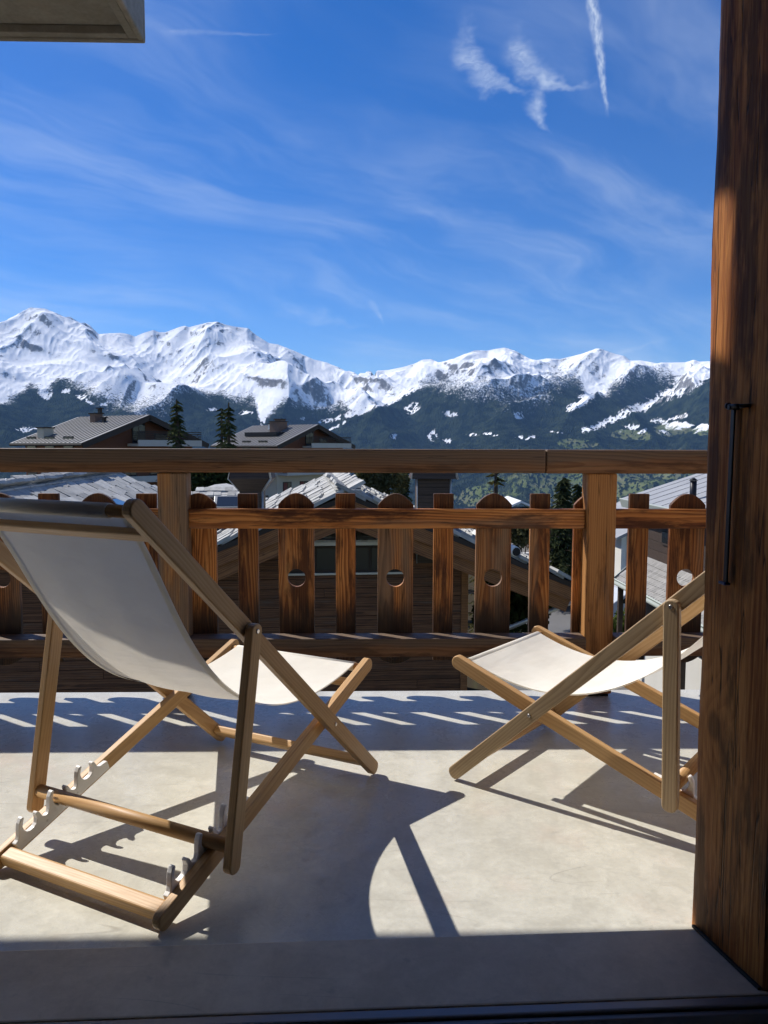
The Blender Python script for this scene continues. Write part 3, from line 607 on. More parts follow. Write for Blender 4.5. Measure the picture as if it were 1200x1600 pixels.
def jamb_mesh():
    # polygon in x,y at several heights; left face skewed, edge slightly hewn
    nz = 70; H = 2.45; pts = [(0.683, 0.0), (0.689, -0.035), (0.698, -0.085), (0.708, -0.135), (0.722, -0.186), (0.76, -0.20), (0.96, -0.20), (0.96, 0.035), (0.80, 0.036), (0.700, 0.034), (0.689, 0.022)]
    n = len(pts); vs = []; fs = []; rg = random.Random(3)
    for k in range(nz + 1):
        z = H * k / nz; lean = -0.0085 * z
        for i, (x, y) in enumerate(pts):
            w = 0.0
            if i in (0, 1, 2, 3, 9, 10): w = 0.0020 * math.sin(z * 5.1 + i * 0.4) + 0.0012 * math.sin(z * 13.7 + 1 + i) + rg.uniform(-0.0006, 0.0006)
            vs.append((x + lean + w, y, z))
        if k:
            for i in range(n): fs.append(((k - 1) * n + i, (k - 1) * n + (i + 1) % n, k * n + (i + 1) % n, k * n + i))
    fs += [tuple(range(n)), tuple(range(nz * n, nz * n + n))]
    return mesh(vs, fs, 'stained_jamb', True)
jo = obj('timber', jamb_mesh(), jamb, HM)
es = jo.modifiers.new('edge', 'EDGE_SPLIT'); es.split_angle = R_(35)
box('inner_frame', (0.735, -0.30, 0.0), (0.96, -0.2005, 2.45), 'stained_jamb', jamb, 0.004, HM)
# stay bar hung on the jamb
bar = empty('window_stay_bar', HM @ T((0.70, -0.10, 0.7)), 'thin black iron stay bar hanging on the timber door jamb', 'stay bar')

# house body (mostly out of view; it shades the room and the jamb)
house = empty('home_chalet', HM, 'dark timber wall and room of the chalet around the open balcony door', 'building')
box('wall', (0.961, -0.18, -0.3), (3.6, 0.0, 2.6), 'facade_dark', house, 0, HM)
box('wall', (-3.6, -0.18, -0.3), (-1.56, 0.0, 2.6), 'facade_dark', house, 0, HM)
box('lintel', (-1.559, -0.18, 2.16), (0.96, 0.0, 2.6), 'facade_dark', house, 0, HM)
box('room_floor', (-3.4, -5.0, -0.25), (3.4, -0.241, -0.02), 'room_dark', house, 0, HM)
box('room_ceiling', (-3.4, -5.0, 2.35), (3.4, -0.181, 2.5), 'room_dark', house, 0, HM)
box('room_wall', (-3.5, -5.0, -0.25), (-3.401, -0.181, 2.5), 'room_dark', house, 0, HM)
box('room_wall', (3.401, -5.0, -0.25), (3.5, -0.181, 2.5), 'room_dark', house, 0, HM)
box('room_wall', (-3.5, -5.1, -0.25), (3.5, -5.001, 2.5), 'room_dark', house, 0, HM)

# balcony of the floor above, its corner in the top left of the view
ub = empty('upper_balcony', T((-2.4, 2.0, 2.37)), 'corner of the grey concrete balcony slab overhead', 'balcony')
XR, YO, ZB = -0.757, 2.775, 2.372
box('slab', (-4.6, 1.3, ZB + 0.035), (XR - 0.022, YO - 0.022, ZB + 0.20), 'raw_concrete', ub)
def strip(name, lo, hi, bev=0.006): return box(name, lo, hi, 'raw_concrete', ub, bev)
strip('drip_edge', (-4.6, YO - 0.0215, ZB), (XR, YO, ZB + 0.205))
strip('drip_edge', (XR - 0.0215, 1.3, ZB), (XR, YO - 0.022, ZB + 0.205))
strip('drip_lip', (-4.6, YO - 0.052, ZB + 0.006), (XR - 0.053, YO - 0.022, ZB + 0.034), 0.003)
strip('drip_lip', (XR - 0.052, 1.3, ZB + 0.006), (XR - 0.022, YO - 0.022, ZB + 0.034), 0.003)

# ------------------------------------------------------------------ deck chairs
def deck_chair(label, sh, pose, bez, wood_outer, wood_inner, notch=1):
    LA, sB, sC, tB, LB, LC, wA, wB, wC = sh; px, py, yw, aA, aC = pose; Z0 = 0.025
    CM = T((px, py, 0)) @ Matrix.Rotation(yw, 4, 'Z')
    ch = empty('deck_chair', CM, label, 'deck chair', 'deck chairs on the balcony')
    aB = math.asin(sB * math.sin(aA) / (LB - tB))
    dA = Vector((0, -math.cos(aA), math.sin(aA))); A = lambda s, x=0.0: Vector((x, 0, Z0)) + dA * s
    pv = A(sB); dB = Vector((0, -math.cos(aB), -math.sin(aB))); Bp = lambda t, x=0.0: Vector((x, pv.y, pv.z)) + dB * (t - tB)
    pc = A(sC); dC = Vector((0, -math.cos(aC), -math.sin(aC))); Cp = lambda t, x=0.0: Vector((x, pc.y, pc.z)) + dC * t
    wid, th = 0.041, 0.0225
    X = Vector((1, 0, 0))
    def rail_bar(name, p0, p1, mat, e0, e1, w=wid):
        L = (p1 - p0).length; M = CM @ along(p0, p1, (p1 - p0).normalized().cross(X))
        pts = []
        n = 8; r = w / 2
        for i in range(n + 1):
            t = -math.pi / 2 + math.pi * i / n; pts.append((L + e1 - r + r * math.cos(t) * 0.85, r * math.sin(t)))
        for i in range(n + 1):
            t = math.pi / 2 + math.pi * i / n; pts.append((-e0 + r + r * math.cos(t) * 0.85, r * math.sin(t)))
        # polygon in local x,y -> use prism (x,z) then swap axes
        me_ = prism(pts, -th / 2, th / 2, mat)
        for v in me_.vertices: v.co = Vector((v.co.x, v.co.z, v.co.y))
        bm = bmesh.new(); bm.from_mesh(me_); bmesh.ops.recalc_face_normals(bm, faces=bm.faces); bm.to_mesh(me_); bm.free()
        return obj(name, me_, ch, M, 0.0035, 3)
    def flat_bar(name, t0, t1, w, h, mat, hint):
        M = CM @ along(t0, t1, hint); L = (t1 - t0).length
        return obj(name, boxmesh(L, h, w, mat, (L / 2, 0, 0)), ch, M, 0.006, 3)
    for sd in (-1, 1):
        m_a = wood_outer if sd == pose_near(pose) else wood_inner
        ra = rail_bar('back_rail', A(0, sd * wA / 2), A(LA, sd * wA / 2), m_a, 0.02, 0.018)
        rb = rail_bar('seat_rail', Bp(0, sd * wB / 2), Bp(LB, sd * wB / 2), wood_inner, 0.018, 0.018)
        rc = rail_bar('prop_leg', Cp(0, sd * wC / 2), Cp(LC, sd * wC / 2), m_a, 0.02, 0.015, 0.038)
        for q, par, w_ in ((A(sB, 0), ra, wA), (Cp(0, 0), rc, wC)):
            xo = sd * (w_ / 2 + th / 2 - 0.001); xe = sd * (w_ / 2 + th / 2 + 0.0025)
            M = CM @ along(Vector((xo, q.y, q.z)), Vector((xe, q.y, q.z)), Vector((0, 0, 1)))
            obj('bolt', cyl(0.0062, 0.0035, 'screw_steel', 14, 0.0045), par, M)
        # notched plastic rack on the inner face of the seat rail
        prof = [(-0.012, 0.0)]
        notches = (0.055, 0.147, 0.24); Lr = 0.292
        for c in notches:
            prof += [(c - 0.042, 0.003), (c - 0.034, 0.010), (c - 0.031, 0.024), (c - 0.026, 0.031), (c - 0.020, 0.028), (c - 0.0195, 0.016), (c - 0.014, 0.005), (c - 0.006, 0.001), (c + 0.006, 0.001), (c + 0.014, 0.005), (c + 0.0195, 0.015), (c + 0.0195, 0.026), (c + 0.015, 0.035), (c + 0.009, 0.042), (c + 0.010, 0.047), (c + 0.016, 0.047), (c + 0.025, 0.038), (c + 0.031, 0.026), (c + 0.036, 0.012), (c + 0.042, 0.003)]
        prof += [(Lr, 0.0), (Lr, -0.024), (-0.012, -0.024)]
        tstart = pose_notch(sh, pose) - notches[notch]
        for q in (0,):
            o0 = Bp(tstart, sd * (wB / 2 - th / 2 - 0.0065)); nrm_ = dB.cross(X) * (1 if dB.cross(X).z > 0 else -1)
            M = CM @ frame(o0 + nrm_ * 0.0185, dB, dB.cross(nrm_) * -1, nrm_)
            rk_ = obj('notch_rack', prism(prof, -0.0075, 0.0075, 'plastic_white'), ch, M, 0.0028, 3)
            for c in (0.1, 0.2, 0.27):
                obj('screw', cyl(0.0032, 0.003, 'screw_steel', 8), rk_, M @ frame(Vector((c, 0.0045 * (1 if sd < 0 else -1), -0.011)), Vector((0, 1 if sd < 0 else -1, 0)), Vector((1, 0, 0)), Vector((0, 0, -1 if sd < 0 else 1))))
    # cross pieces
    hA = wA / 2 - th / 2 + 0.002; hB = wB / 2 - th / 2 + 0.002; hC = wC / 2 - th / 2 + 0.002
    nA = dA.cross(X); nB = dB.cross(X)
    rod('top_dowel', A(LA - 0.012, -hA), A(LA - 0.012, hA), 0.0125, wood_inner, ch, CM)
    flat_bar('top_crossbar', A(LA - 0.088, -hA), A(LA - 0.088, hA), 0.018, 0.028, wood_inner, dA)
    flat_bar('foot_crossbar', A(0.045, -hA), A(0.045, hA), 0.026, 0.034, wood_inner, dA)
    rod('seat_dowel', Bp(0.022, -hB), Bp(0.022, hB), 0.0115, wood_inner, ch, CM)
    NB_ = nB if nB.z < 0 else -nB
    flat_bar('seat_crossbar', Bp(0.088, -hB) + NB_ * 0.011, Bp(0.088, hB) + NB_ * 0.011, 0.016, 0.03, wood_inner, dB)
    flat_bar('rear_crossbar', Bp(LB - 0.022, -hB), Bp(LB - 0.022, hB), 0.030, 0.036, wood_inner, dB)
    sb_ = rod('prop_bar', Cp(LC - 0.045, -hC), Cp(LC - 0.045, hC), 0.0165, wood_inner, ch, CM)
    # canvas sling: cubic in the side plane from the top dowel to the seat dowel
    P0 = A(LA - 0.012); P0 = Vector((0, P0.y + 0.011, P0.z + 0.010)); P3 = Bp(0.022); P3 = Vector((0, P3.y + 0.002, P3.z + 0.0135))
    P1 = Vector((0, bez[0], bez[1])); P2 = Vector((0, bez[2], bez[3]))
    def bz(t): return P0 * (1 - t) ** 3 + P1 * 3 * (1 - t) ** 2 * t + P2 * 3 * (1 - t) * t * t + P3 * t ** 3
    def bzt(t): return ((P1 - P0) * (1 - t) ** 2 + (P2 - P1) * 2 * (1 - t) * t + (P3 - P2) * t * t).normalized()
    cw = 0.445; N, Mx = 64, 22
    def sheet(x0, x1, nx, off, mat, t0=0.0, t1=1.0, drape=True):
        vs, fs, uv = [], [], []
        for i in range(N + 1):
            t = t0 + (t1 - t0) * i / N; p = bz(t); n_ = X.cross(bzt(t)); n_ = n_ if n_.z > 0 else -n_
            for j in range(nx + 1):
                s = j / nx; x = x0 + (x1 - x0) * s; xx = x / (cw / 2)
                pinch = 1 - 0.035 * math.sin(math.pi * t); dr = -0.012 * (1 - xx * xx) * math.sin(math.pi * t) + 0.0025 * math.sin(9 * xx + 2.2) * math.sin(math.pi * t) ** 2
                rip = 0.0012 * math.sin(xx * 7 + t * 3) * (math.exp(-t * 9) + math.exp(-(1 - t) * 9)) * math.sin(math.pi * t)
                q = p + n_ * (dr + rip + off); vs.append((x * pinch, q.y, q.z)); uv.append((x, t * 1.2))
        for i in range(N):
            for j in range(nx):
                a = i * (nx + 1) + j; fs.append((a, a + 1, a + nx + 2, a + nx + 1))
        me_ = mesh(vs, fs, mat, True); ul = me_.uv_layers.new(name='UVMap')
        for lp in me_.loops: ul.data[lp.index].uv = uv[lp.vertex_index]
        return me_
    cv = obj('canvas_sling', sheet(-cw / 2, cw / 2, Mx, 0.0, 'canvas'), ch, CM)
    for x0, x1 in ((-cw / 2 - 0.001, -cw / 2 + 0.016), (cw / 2 - 0.016, cw / 2 + 0.001)):
        h = obj('hem', sheet(x0, x1, 2, -0.0032, 'canvas'), cv, CM)
    for dc, rr_, nm in ((A(LA - 0.012), 0.0150, 'sleeve'), (Bp(0.022), 0.0138, 'sleeve')):
        sl_ = rod(nm, Vector((-cw / 2, dc.y, dc.z)), Vector((cw / 2, dc.y, dc.z)), rr_, 'canvas', cv, CM, 20)
        me_ = sl_.data; ul = me_.uv_layers.new(name='UVMap')
        for lp in me_.loops:
            v = me_.vertices[lp.vertex_index].co; ul.data[lp.index].uv = (v.x, math.atan2(v.y, v.z) * rr_)
    return ch
def pose_near(pose): return 1 if pose[2] < 0 else -1
def pose_notch(sh, pose):
    LA, sB, sC, tB, LB, LC, wA, wB, wC = sh; aA, aC = pose[3:5]; aB = math.asin(sB * math.sin(aA) / (LB - tB))
    cy_ = -sC * math.cos(aA) - (LC - 0.045) * math.cos(aC); by = -sB * math.cos(aA)
    return tB + (by - cy_) / math.cos(aB) - 0.012
deck_chair('wooden deck chair on the left seen from behind, cream canvas half in shade',
           (1.2908, 0.3236, 0.8419, 0.2889, 0.9595, 0.5199, 0.5785, 0.5062, 0.6255), (-0.2372, 2.4064, -0.4871, 0.7302, 1.395),
           (-0.7488, 0.7817, -0.7277, 0.1732), 'beech', 'beech')
deck_chair('weathered deck chair on the right seen from the side, partly hidden by the jamb',
           (1.3169, 0.3405, 0.8684, 0.2855, 0.9903, 0.4964, 0.5781, 0.5022, 0.6255), (0.4552, 2.4537, 0.8667, 0.7541, 1.5462),
           (-0.8835, 0.915, -0.6196, 0.0952), 'beech_weathered', 'beech', 0)
# stay bar: hook plate, pin, flat bar and blue end cap
def jp(x, y, z): return HM @ Vector((x, y, z))
def jamb_x(y, z):   # left face of the jamb at depth y (negative = inwards)
    xs = [(0.0, 0.683), (-0.035, 0.689), (-0.085, 0.698), (-0.135, 0.708), (-0.186, 0.722)]
    return float(np.interp(-y, [-a for a, _ in xs], [b for _, b in xs])) - 0.0085 * z
def jray(u, v):     # where a pixel ray meets the jamb's left face
    d = ray(u, v); o = Vector((0, 0, CAMH)); Mi = HM.inverted(); lo = Mi @ o; ld = Mi.to_3x3() @ d
    best = None
    for i in range(1, 400):
        t = 1.0 + i * 0.004; q = lo + ld * t
        if q.x > jamb_x(min(0, max(-0.186, q.y)), q.z): return q
    return q
q0, q1 = jray(1156, 640), jray(1141, 908)
off = 0.012
a_, b_ = Vector((q0.x - off, q0.y, q0.z)), Vector((q1.x - off, q0.y + (q1.y - q0.y) * 0.4, q1.z))
Mb = HM @ along(a_, b_, Vector((0, 1, 0)))
obj('bar', boxmesh((b_ - a_).length, 0.013, 0.004, 'black_iron', ((b_ - a_).length / 2, 0, 0)), bar, Mb, 0.0012)
rod('pin', (q0.x + 0.004, q0.y, q0.z + 0.004), (q0.x - 0.022, q0.y, q0.z + 0.004), 0.0048, 'black_iron', bar, HM, 12)
hk = rod('hook', (q0.x - 0.016, q0.y + 0.010, q0.z + 0.007), (q0.x - 0.016, q0.y - 0.026, q0.z + 0.005), 0.0042, 'black_iron', bar, HM, 10)
rod('hook_tip', (q0.x - 0.016, q0.y - 0.026, q0.z + 0.005), (q0.x + 0.003, q0.y - 0.030, q0.z + 0.006), 0.0038, 'black_iron', bar, HM, 10)
rod('knob', (q0.x - 0.016, q0.y + 0.010, q0.z + 0.007), (q0.x - 0.016, q0.y + 0.015, q0.z + 0.007), 0.0062, 'black_iron', bar, HM, 10)
box('end_cap', (b_.x - 0.006, b_.y - 0.008, b_.z - 0.006), (b_.x + 0.006, b_.y + 0.016, b_.z - 0.001), 'navy_cap', bar, 0.001, HM)

# out-of-view boards added to shade the jamb, gap shaped for its sunlit strip
box('sun_blocker', (XR - 0.05, 1.3, ZB + 0.2055), (XR - 0.01, YO - 0.02, 3.03), 'facade_dark', ub)
box('sun_blocker', (XR - 0.05, 1.3, 3.38), (XR - 0.01, YO - 0.02, 4.4), 'facade_dark', ub)
box('sun_blocker', (XR - 0.05, 1.3, 3.0305), (XR - 0.01, 2.452, 3.3795), 'facade_dark', ub)

# ------------------------------------------------------------------ trees
def spruce_mesh(h, r, seed, mat, density=1.0, droop=0.35, gap=0.0, twig=1.0):
    rg = random.Random(seed); vs, fs = [], []
    z = 0.10 * h
    while z < h * 0.985:
        f = 1 - z / h; rad = r * (f ** 0.85) * rg.uniform(0.72, 1.12) + 0.05
        nb = max(4, int((5 + 7 * f) * density)); a0 = rg.uniform(0, 6.28)
        for b in range(nb):
            if rg.random() < gap: continue
            a = a0 + 6.283 * b / nb + rg.uniform(-.3, .3); L = rad * rg.uniform(0.65, 1.12); dz = -droop * L + rg.uniform(-.06, .06) * h * .05
            zb_ = z + rg.uniform(-.018, .018) * h; ca, sa_ = math.cos(a), math.sin(a); n = max(3, int(L / (0.20 * twig)))
            for k in range(n):
                t = (k + rg.uniform(0.3, 1)) / n; px, py, pz = ca * L * t, sa_ * L * t, zb_ + dz * t * t
                w = (0.30 * (1 - t) + 0.12) * twig * rg.uniform(0.7, 1.3)
                for sd in (-1, 1):
                    ax = a + sd * rg.uniform(0.5, 1.1); tx, ty, tz = px + math.cos(ax) * w, py + math.sin(ax) * w, pz - w * rg.uniform(0.15, 0.55)
                    i = len(vs); ww = w * 0.22
                    vs += [(px - sa_ * ww, py + ca * ww, pz + 0.02), (px + ca * ww, py + sa_ * ww, pz - 0.03), (tx, ty, tz)]; fs.append((i, i + 1, i + 2))
                    i = len(vs); vs += [(px, py, pz + ww), (px + ca * ww * .5, py + sa_ * ww * .5, pz - ww), (tx, ty, tz - 0.03)]; fs.append((i, i + 1, i + 2))
        z += h * 0.021 / max(0.5, density) * rg.uniform(0.75, 1.25)
    for k in range(10):
        i = len(vs); a = rg.uniform(0, 6.28); zt = h * rg.uniform(.95, 1.0); vs += [(0.03, 0, zt), (-0.03, 0, zt), (math.cos(a) * .12, math.sin(a) * .12, zt - .25)]; fs.append((i, i + 1, i + 2))
    me_ = bpy.data.meshes.new('crown'); me_.from_pydata(vs, [], fs); me_.update(); me_.materials.append(MATS[mat]); return me_
def trunk_mesh(h, r, seed, limbs=0, lr=0.0):
    rg = random.Random(seed); n = 9; vs, fs = [], []
    for k in range(9):
        z = h * k / 8; rr_ = r * (1 - 0.93 * k / 8) + 0.006
        for i in range(n): a = 6.283 * i / n; vs.append((rr_ * math.cos(a) + 0.02 * math.sin(k * 1.7), rr_ * math.sin(a), z))
        if k:
            for i in range(n): fs.append(((k - 1) * n + i, (k - 1) * n + (i + 1) % n, k * n + (i + 1) % n, k * n + i))
    for q in range(limbs):
        z = h * rg.uniform(.15, .95); a = rg.uniform(0, 6.28); L = lr * (1 - z / h) * rg.uniform(.6, 1.1) + .1; b = len(vs); rb = 0.018 + .02 * (1 - z / h)
        for t in (0, 1):
            for i in range(4):
                c = 6.283 * i / 4; o_ = rb * (1 - .8 * t)
                vs.append((math.cos(a) * L * t - math.sin(a) * o_ * math.cos(c), math.sin(a) * L * t + math.cos(a) * o_ * math.cos(c), z + L * t * .12 + o_ * math.sin(c)))
        for i in range(4): fs.append((b + i, b + (i + 1) % 4, b + 4 + (i + 1) % 4, b + 4 + i))
    return mesh(vs, fs, 'bark', True)
def tree(name, label, u, vtop, Y, zb, r, mat, seed, group=None, **k):
    top = at(u, vtop, Y); h = top.z - zb; M = T((top.x, Y, zb)) @ Matrix.Rotation(seed * 1.3, 4, 'Z')
    t = empty(name, M, label, 'tree', group)
    obj('crown', spruce_mesh(h, r, seed, mat, **k), t, M); obj('trunk', trunk_mesh(h * .99, 0.16 * r + .03, seed, 40, r), t, M)
    return t
tree('spruce_tree', 'dark spruce standing in front of the first brown chalet gable', 276, 622, 44, -6.2, 2.5, 'spruce', 2, 'spruces between the chalets', density=1.0)
tree('spruce_tree', 'taller slim spruce of the close pair left of the second chalet', 357, 626, 42, -6.2, 1.7, 'spruce', 5, 'spruces between the chalets', density=.85, gap=.15)
tree('spruce_tree', 'shorter slim spruce at the left of the close pair', 346, 636, 43.5, -6.2, 1.6, 'spruce', 9, 'spruces between the chalets', density=.85, gap=.15)
tree('spruce_tree', 'broad dark spruce seen between railing post and balusters at right', 880, 744, 34, -6.2, 1.9, 'spruce', 13, 'trees beyond the railing', density=1.1)
tree('spruce_tree', 'thin small spruce close to the right railing post', 903, 757, 36, -6.2, 0.6, 'spruce', 17, 'trees beyond the railing')
tree('larch_tree', 'sparse olive larch rising behind an arched baluster right of the clad chimney', 775, 722, 27, -6.2, 1.9, 'larch_tree', 21, 'trees beyond the railing', density=.55, droop=.1, gap=.35, twig=.9)
tree('spruce_tree', 'dark spruce under the top rail right of the slate ridge', 628, 728, 40, -6.2, 1.7, 'spruce', 25, 'trees beyond the railing')
def leafball(rx, ry, rz, n, mat, seed, leaf=0.10):
    rg = random.Random(seed); vs, fs = [], []
    lobes = [(rg.uniform(-.5, .5) * rx, rg.uniform(-.5, .5) * ry, rz * rg.uniform(.3, .75), rg.uniform(.4, .65)) for _ in range(9)]
    for q in range(n):
        lx, ly, lz, lr_ = rg.choice(lobes); a, b = rg.uniform(0, 6.28), math.acos(rg.uniform(-1, 1)); k = lr_ * rg.uniform(.6, 1.0) ** .5
        p = Vector((lx + rx * k * math.sin(b) * math.cos(a), ly + ry * k * math.sin(b) * math.sin(a), max(0.02, lz + rz * .6 * k * math.cos(b))))
        d1 = Vector((rg.gauss(0, 1), rg.gauss(0, 1), rg.gauss(0, 1))).normalized() * leaf * rg.uniform(.6, 1.3); d2 = Vector((rg.gauss(0, 1), rg.gauss(0, 1), rg.gauss(0, 1))).normalized() * leaf * .6
        i = len(vs); vs += [tuple(p - d1), tuple(p + d2), tuple(p + d1), tuple(p - d2)]; fs.append((i, i + 1, i + 2, i + 3))
    me_ = bpy.data.meshes.new('foliage'); me_.from_pydata(vs, [], fs); me_.update(); me_.materials.append(MATS[mat]); return me_
def bush(label, u, v, Y, rx, rz, mat, seed, n=2600, leaf=.1, zb=None, grp='bushes below the balcony'):
    p = at(u, v, Y); M = T(p if zb is None else (p.x, p.y, zb))
    t = empty('bush', M, label, 'bush', grp); obj('foliage', leafball(rx, rx * .8, rz, n, mat, seed, leaf), t, M)
    for q in range(3): rod('stem', (0.1 * q - .1, 0, -0.1), (0.3 * q - .3, 0.1 * q, rz * .6), 0.03, 'bark', t, M, 6, .008)
bush('olive green leafy bush beyond the slate ridge under the top rail', 600, 775, 34, 1.3, 1.6, 'bush_olive', 31, leaf=.12)
bush('dark hedge bush in the gap right of the left railing post', 312, 790, 36, 2.1, 2.2, 'bush_dark', 33, leaf=.14)
bush('dark ivy bush under the slate roof eave at right', 800, 1000, 19, 1.1, 1.9, 'bush_dark', 35, n=3600)
bush('ragged dark bush above the grey pipe on the eave', 815, 872, 31, 1.2, 1.9, 'bush_olive', 37)
bush('low yellow green bush at the foot of the verandah post', 968, 1010, 27, 0.7, 1.3, 'grass_green', 39, n=1500)
bush('small green weed by the kerb below the eave', 806, 992, 21, 0.28, 0.6, 'grass_green', 41, n=500, leaf=.06)

# ------------------------------------------------------------------ chalets with metal roofs
def chalet(label, u, v, Y, yaw, w, drop, L, storeys, wall2, chim, seed, terrace=False):
    A_ = at(u, v, Y); M = T((A_.x, A_.y, A_.z)) @ Matrix.Rotation(yaw, 4, 'Z')     # origin: gable apex of the roof; x along the gable, y along the ridge
    t = empty('brown_chalet', M, label, 'chalet', 'brown chalets with metal roofs')
    sl_ = drop / w; ov = 1.0; base = -8.5 - A_.z + 1.0
    def P_(*q): return q
    ang = math.atan(sl_)
    for sd in (-1, 1):
        Mr = M @ frame(Vector((0, 0, 0)), Vector((sd * math.cos(ang), 0, -math.sin(ang))), Vector((0, sd, 0)) , Vector((sd * math.cos(ang), 0, -math.sin(ang))).cross(Vector((0, sd, 0))))
        Ls = w / math.cos(ang)
        y0, y1 = (0, L) if sd > 0 else (-L, 0)
        rf = box('roof', (0.0, y0, -0.16), (Ls, y1, 0.0), 'metal_roof', t, 0, Mr)
        n = int(L / 0.5)
        for k in range(1, n):
            yk = y0 + (y1 - y0) * k / n
            box('roof_seam', (0.02, yk - 0.02, 0.001), (Ls - 0.02, yk + 0.02, 0.05), 'metal_roof', rf, 0, Mr)
        box('barge_board', (0.0, -0.045 if sd > 0 else 0.005, -0.42), (Ls, -0.005 if sd > 0 else 0.045, 0.01), 'dark_eave', t, 0, Mr)
        box('gutter', (Ls + 0.002, y0, -0.2), (Ls + 0.1, y1, -0.06), 'dark_eave', t, 0, Mr)
    wx = w - 0.9; z_e = -sl_ * wx - 0.2
    pts = [(-wx, base), (wx, base), (wx, z_e), (0, -0.2), (-wx, z_e)]
    obj('wall', prism(pts, ov, L - 0.6, 'red_render'), t, M)
    if wall2: obj('lower_wall', prism([(-wx - .02, base), (wx + .02, base), (wx + .02, wall2), (-wx - .02, wall2)], ov - 0.03, L - .5, 'cream_render'), t, M)
    zf = -2.1
    for s_i in range(storeys):
        zt = zf - 2.75 * s_i; half = wx * (0.62 if s_i == 0 else 0.96); xc = 0.35 * wx * (1 if s_i == 0 else 0)
        x0, x1 = max(-wx, xc - half), min(wx, xc + half)
        box('balcony', (x0, ov - 1.25, zt - 0.32), (x1, ov - 0.031, zt - 0.12), 'balcony_white', t, 0, M)
        box('balcony_front', (x0, ov - 1.32, zt - 0.32), (x1, ov - 1.2505, zt + 0.16), 'balcony_white', t, 0, M)
        if s_i == 0:
            for k in range(5): box('baluster_rail', (x0, ov - 1.3, zt + 0.2 + k * 0.14), (x1, ov - 1.27, zt + 0.27 + k * 0.14), 'dark_eave', t, 0, M)
        nw = 4 if s_i else 3
        for k in range(nw):
            xw = x0 + (x1 - x0) * (k + 0.5) / nw; wd = 0.62; 
            if -sl_ * abs(xw) - 0.35 < zt + 1.4: zt_w = min(zt + 1.75, -sl_ * (abs(xw) + wd) - 0.5)
            else: zt_w = zt + 1.75
            f = box('window', (xw - wd, ov - 0.06, zt - 0.1), (xw + wd, ov - 0.031, zt_w), 'dark_eave', t, 0, M)
            box('pane', (xw - wd + .08, ov - 0.075, zt), (xw - 0.03, ov - 0.0605, zt_w - .08), 'window_glass' if not (wall2 and s_i) else 'shutter_red', f, 0, M)
            box('pane', (xw + .03, ov - 0.075, zt), (xw + wd - .08, ov - 0.0605, zt_w - .08), 'window_glass', f, 0, M)
        # windows of the long left side
        for k in range(3):
            yw_ = ov + 1.2 + k * 2.4; zt2 = zt - 0.6
            f = box('window', (-wx - 0.06, yw_, zt2 - 0.1), (-wx - 0.021, yw_ + 1.3, zt2 + 1.0), 'dark_eave', t, 0, M)
            box('pane', (-wx - 0.08, yw_ + .1, zt2), (-wx - 0.0605, yw_ + 1.2, zt2 + .92), 'window_glass', f, 0, M)
        if s_i: 
            box('side_balcony', (-wx - 1.3, ov, zt - 0.32), (-wx - 0.021, L - 0.6, zt + 0.16), 'balcony_white', t, 0, M)
    for (cx, cyy, cw_, chh, mat) in chim:
        zr = -sl_ * abs(cx)
        c = box('chimney', (cx - cw_, cyy - cw_, zr - 0.4), (cx + cw_, cyy + cw_, zr + chh), mat, t, 0, M)
        box('chimney_cap', (cx - cw_ - .09, cyy - cw_ - .09, zr + chh + .001), (cx + cw_ + .09, cyy + cw_ + .09, zr + chh + .09), 'dark_eave', c, 0, M)
    if terrace:
        box('roof_terrace', (-3.6, 2.5, -sl_ * 3.6 + 0.12), (-2.2, 7.2, -sl_ * 2.2 - 0.02), 'dark_void', t, 0, M)
    return t
chalet('brown chalet at far left, grey seamed roof with a pale square chimney', 234, 648, 60, math.atan2(.81, .58), 6.0, 2.2, 9.2, 3, None,
       [(-4.6, 6.6, 0.42, 0.62, 'cream_render'), (-1.2, 5.0, 0.34, 0.55, 'brick_chimney'), (-0.5, 5.5, 0.12, 0.75, 'dark_eave'), (-1.5, 3.6, 0.12, 0.3, 'dark_eave')], 1)
chalet('brown chalet at centre with a stone chimney, cream lower walls and red windows', 497.6, 663, 80, math.atan2(.78, .62), 6.0, 2.2, 9.8, 3, -3.0,
       [(-1.6, 4.2, 0.65, 0.85, 'brick_chimney'), (-0.35, 5.2, 0.4, 0.7, 'brick_chimney'), (-1.2, 5.9, .14, .5, 'white_metal')], 2, True)

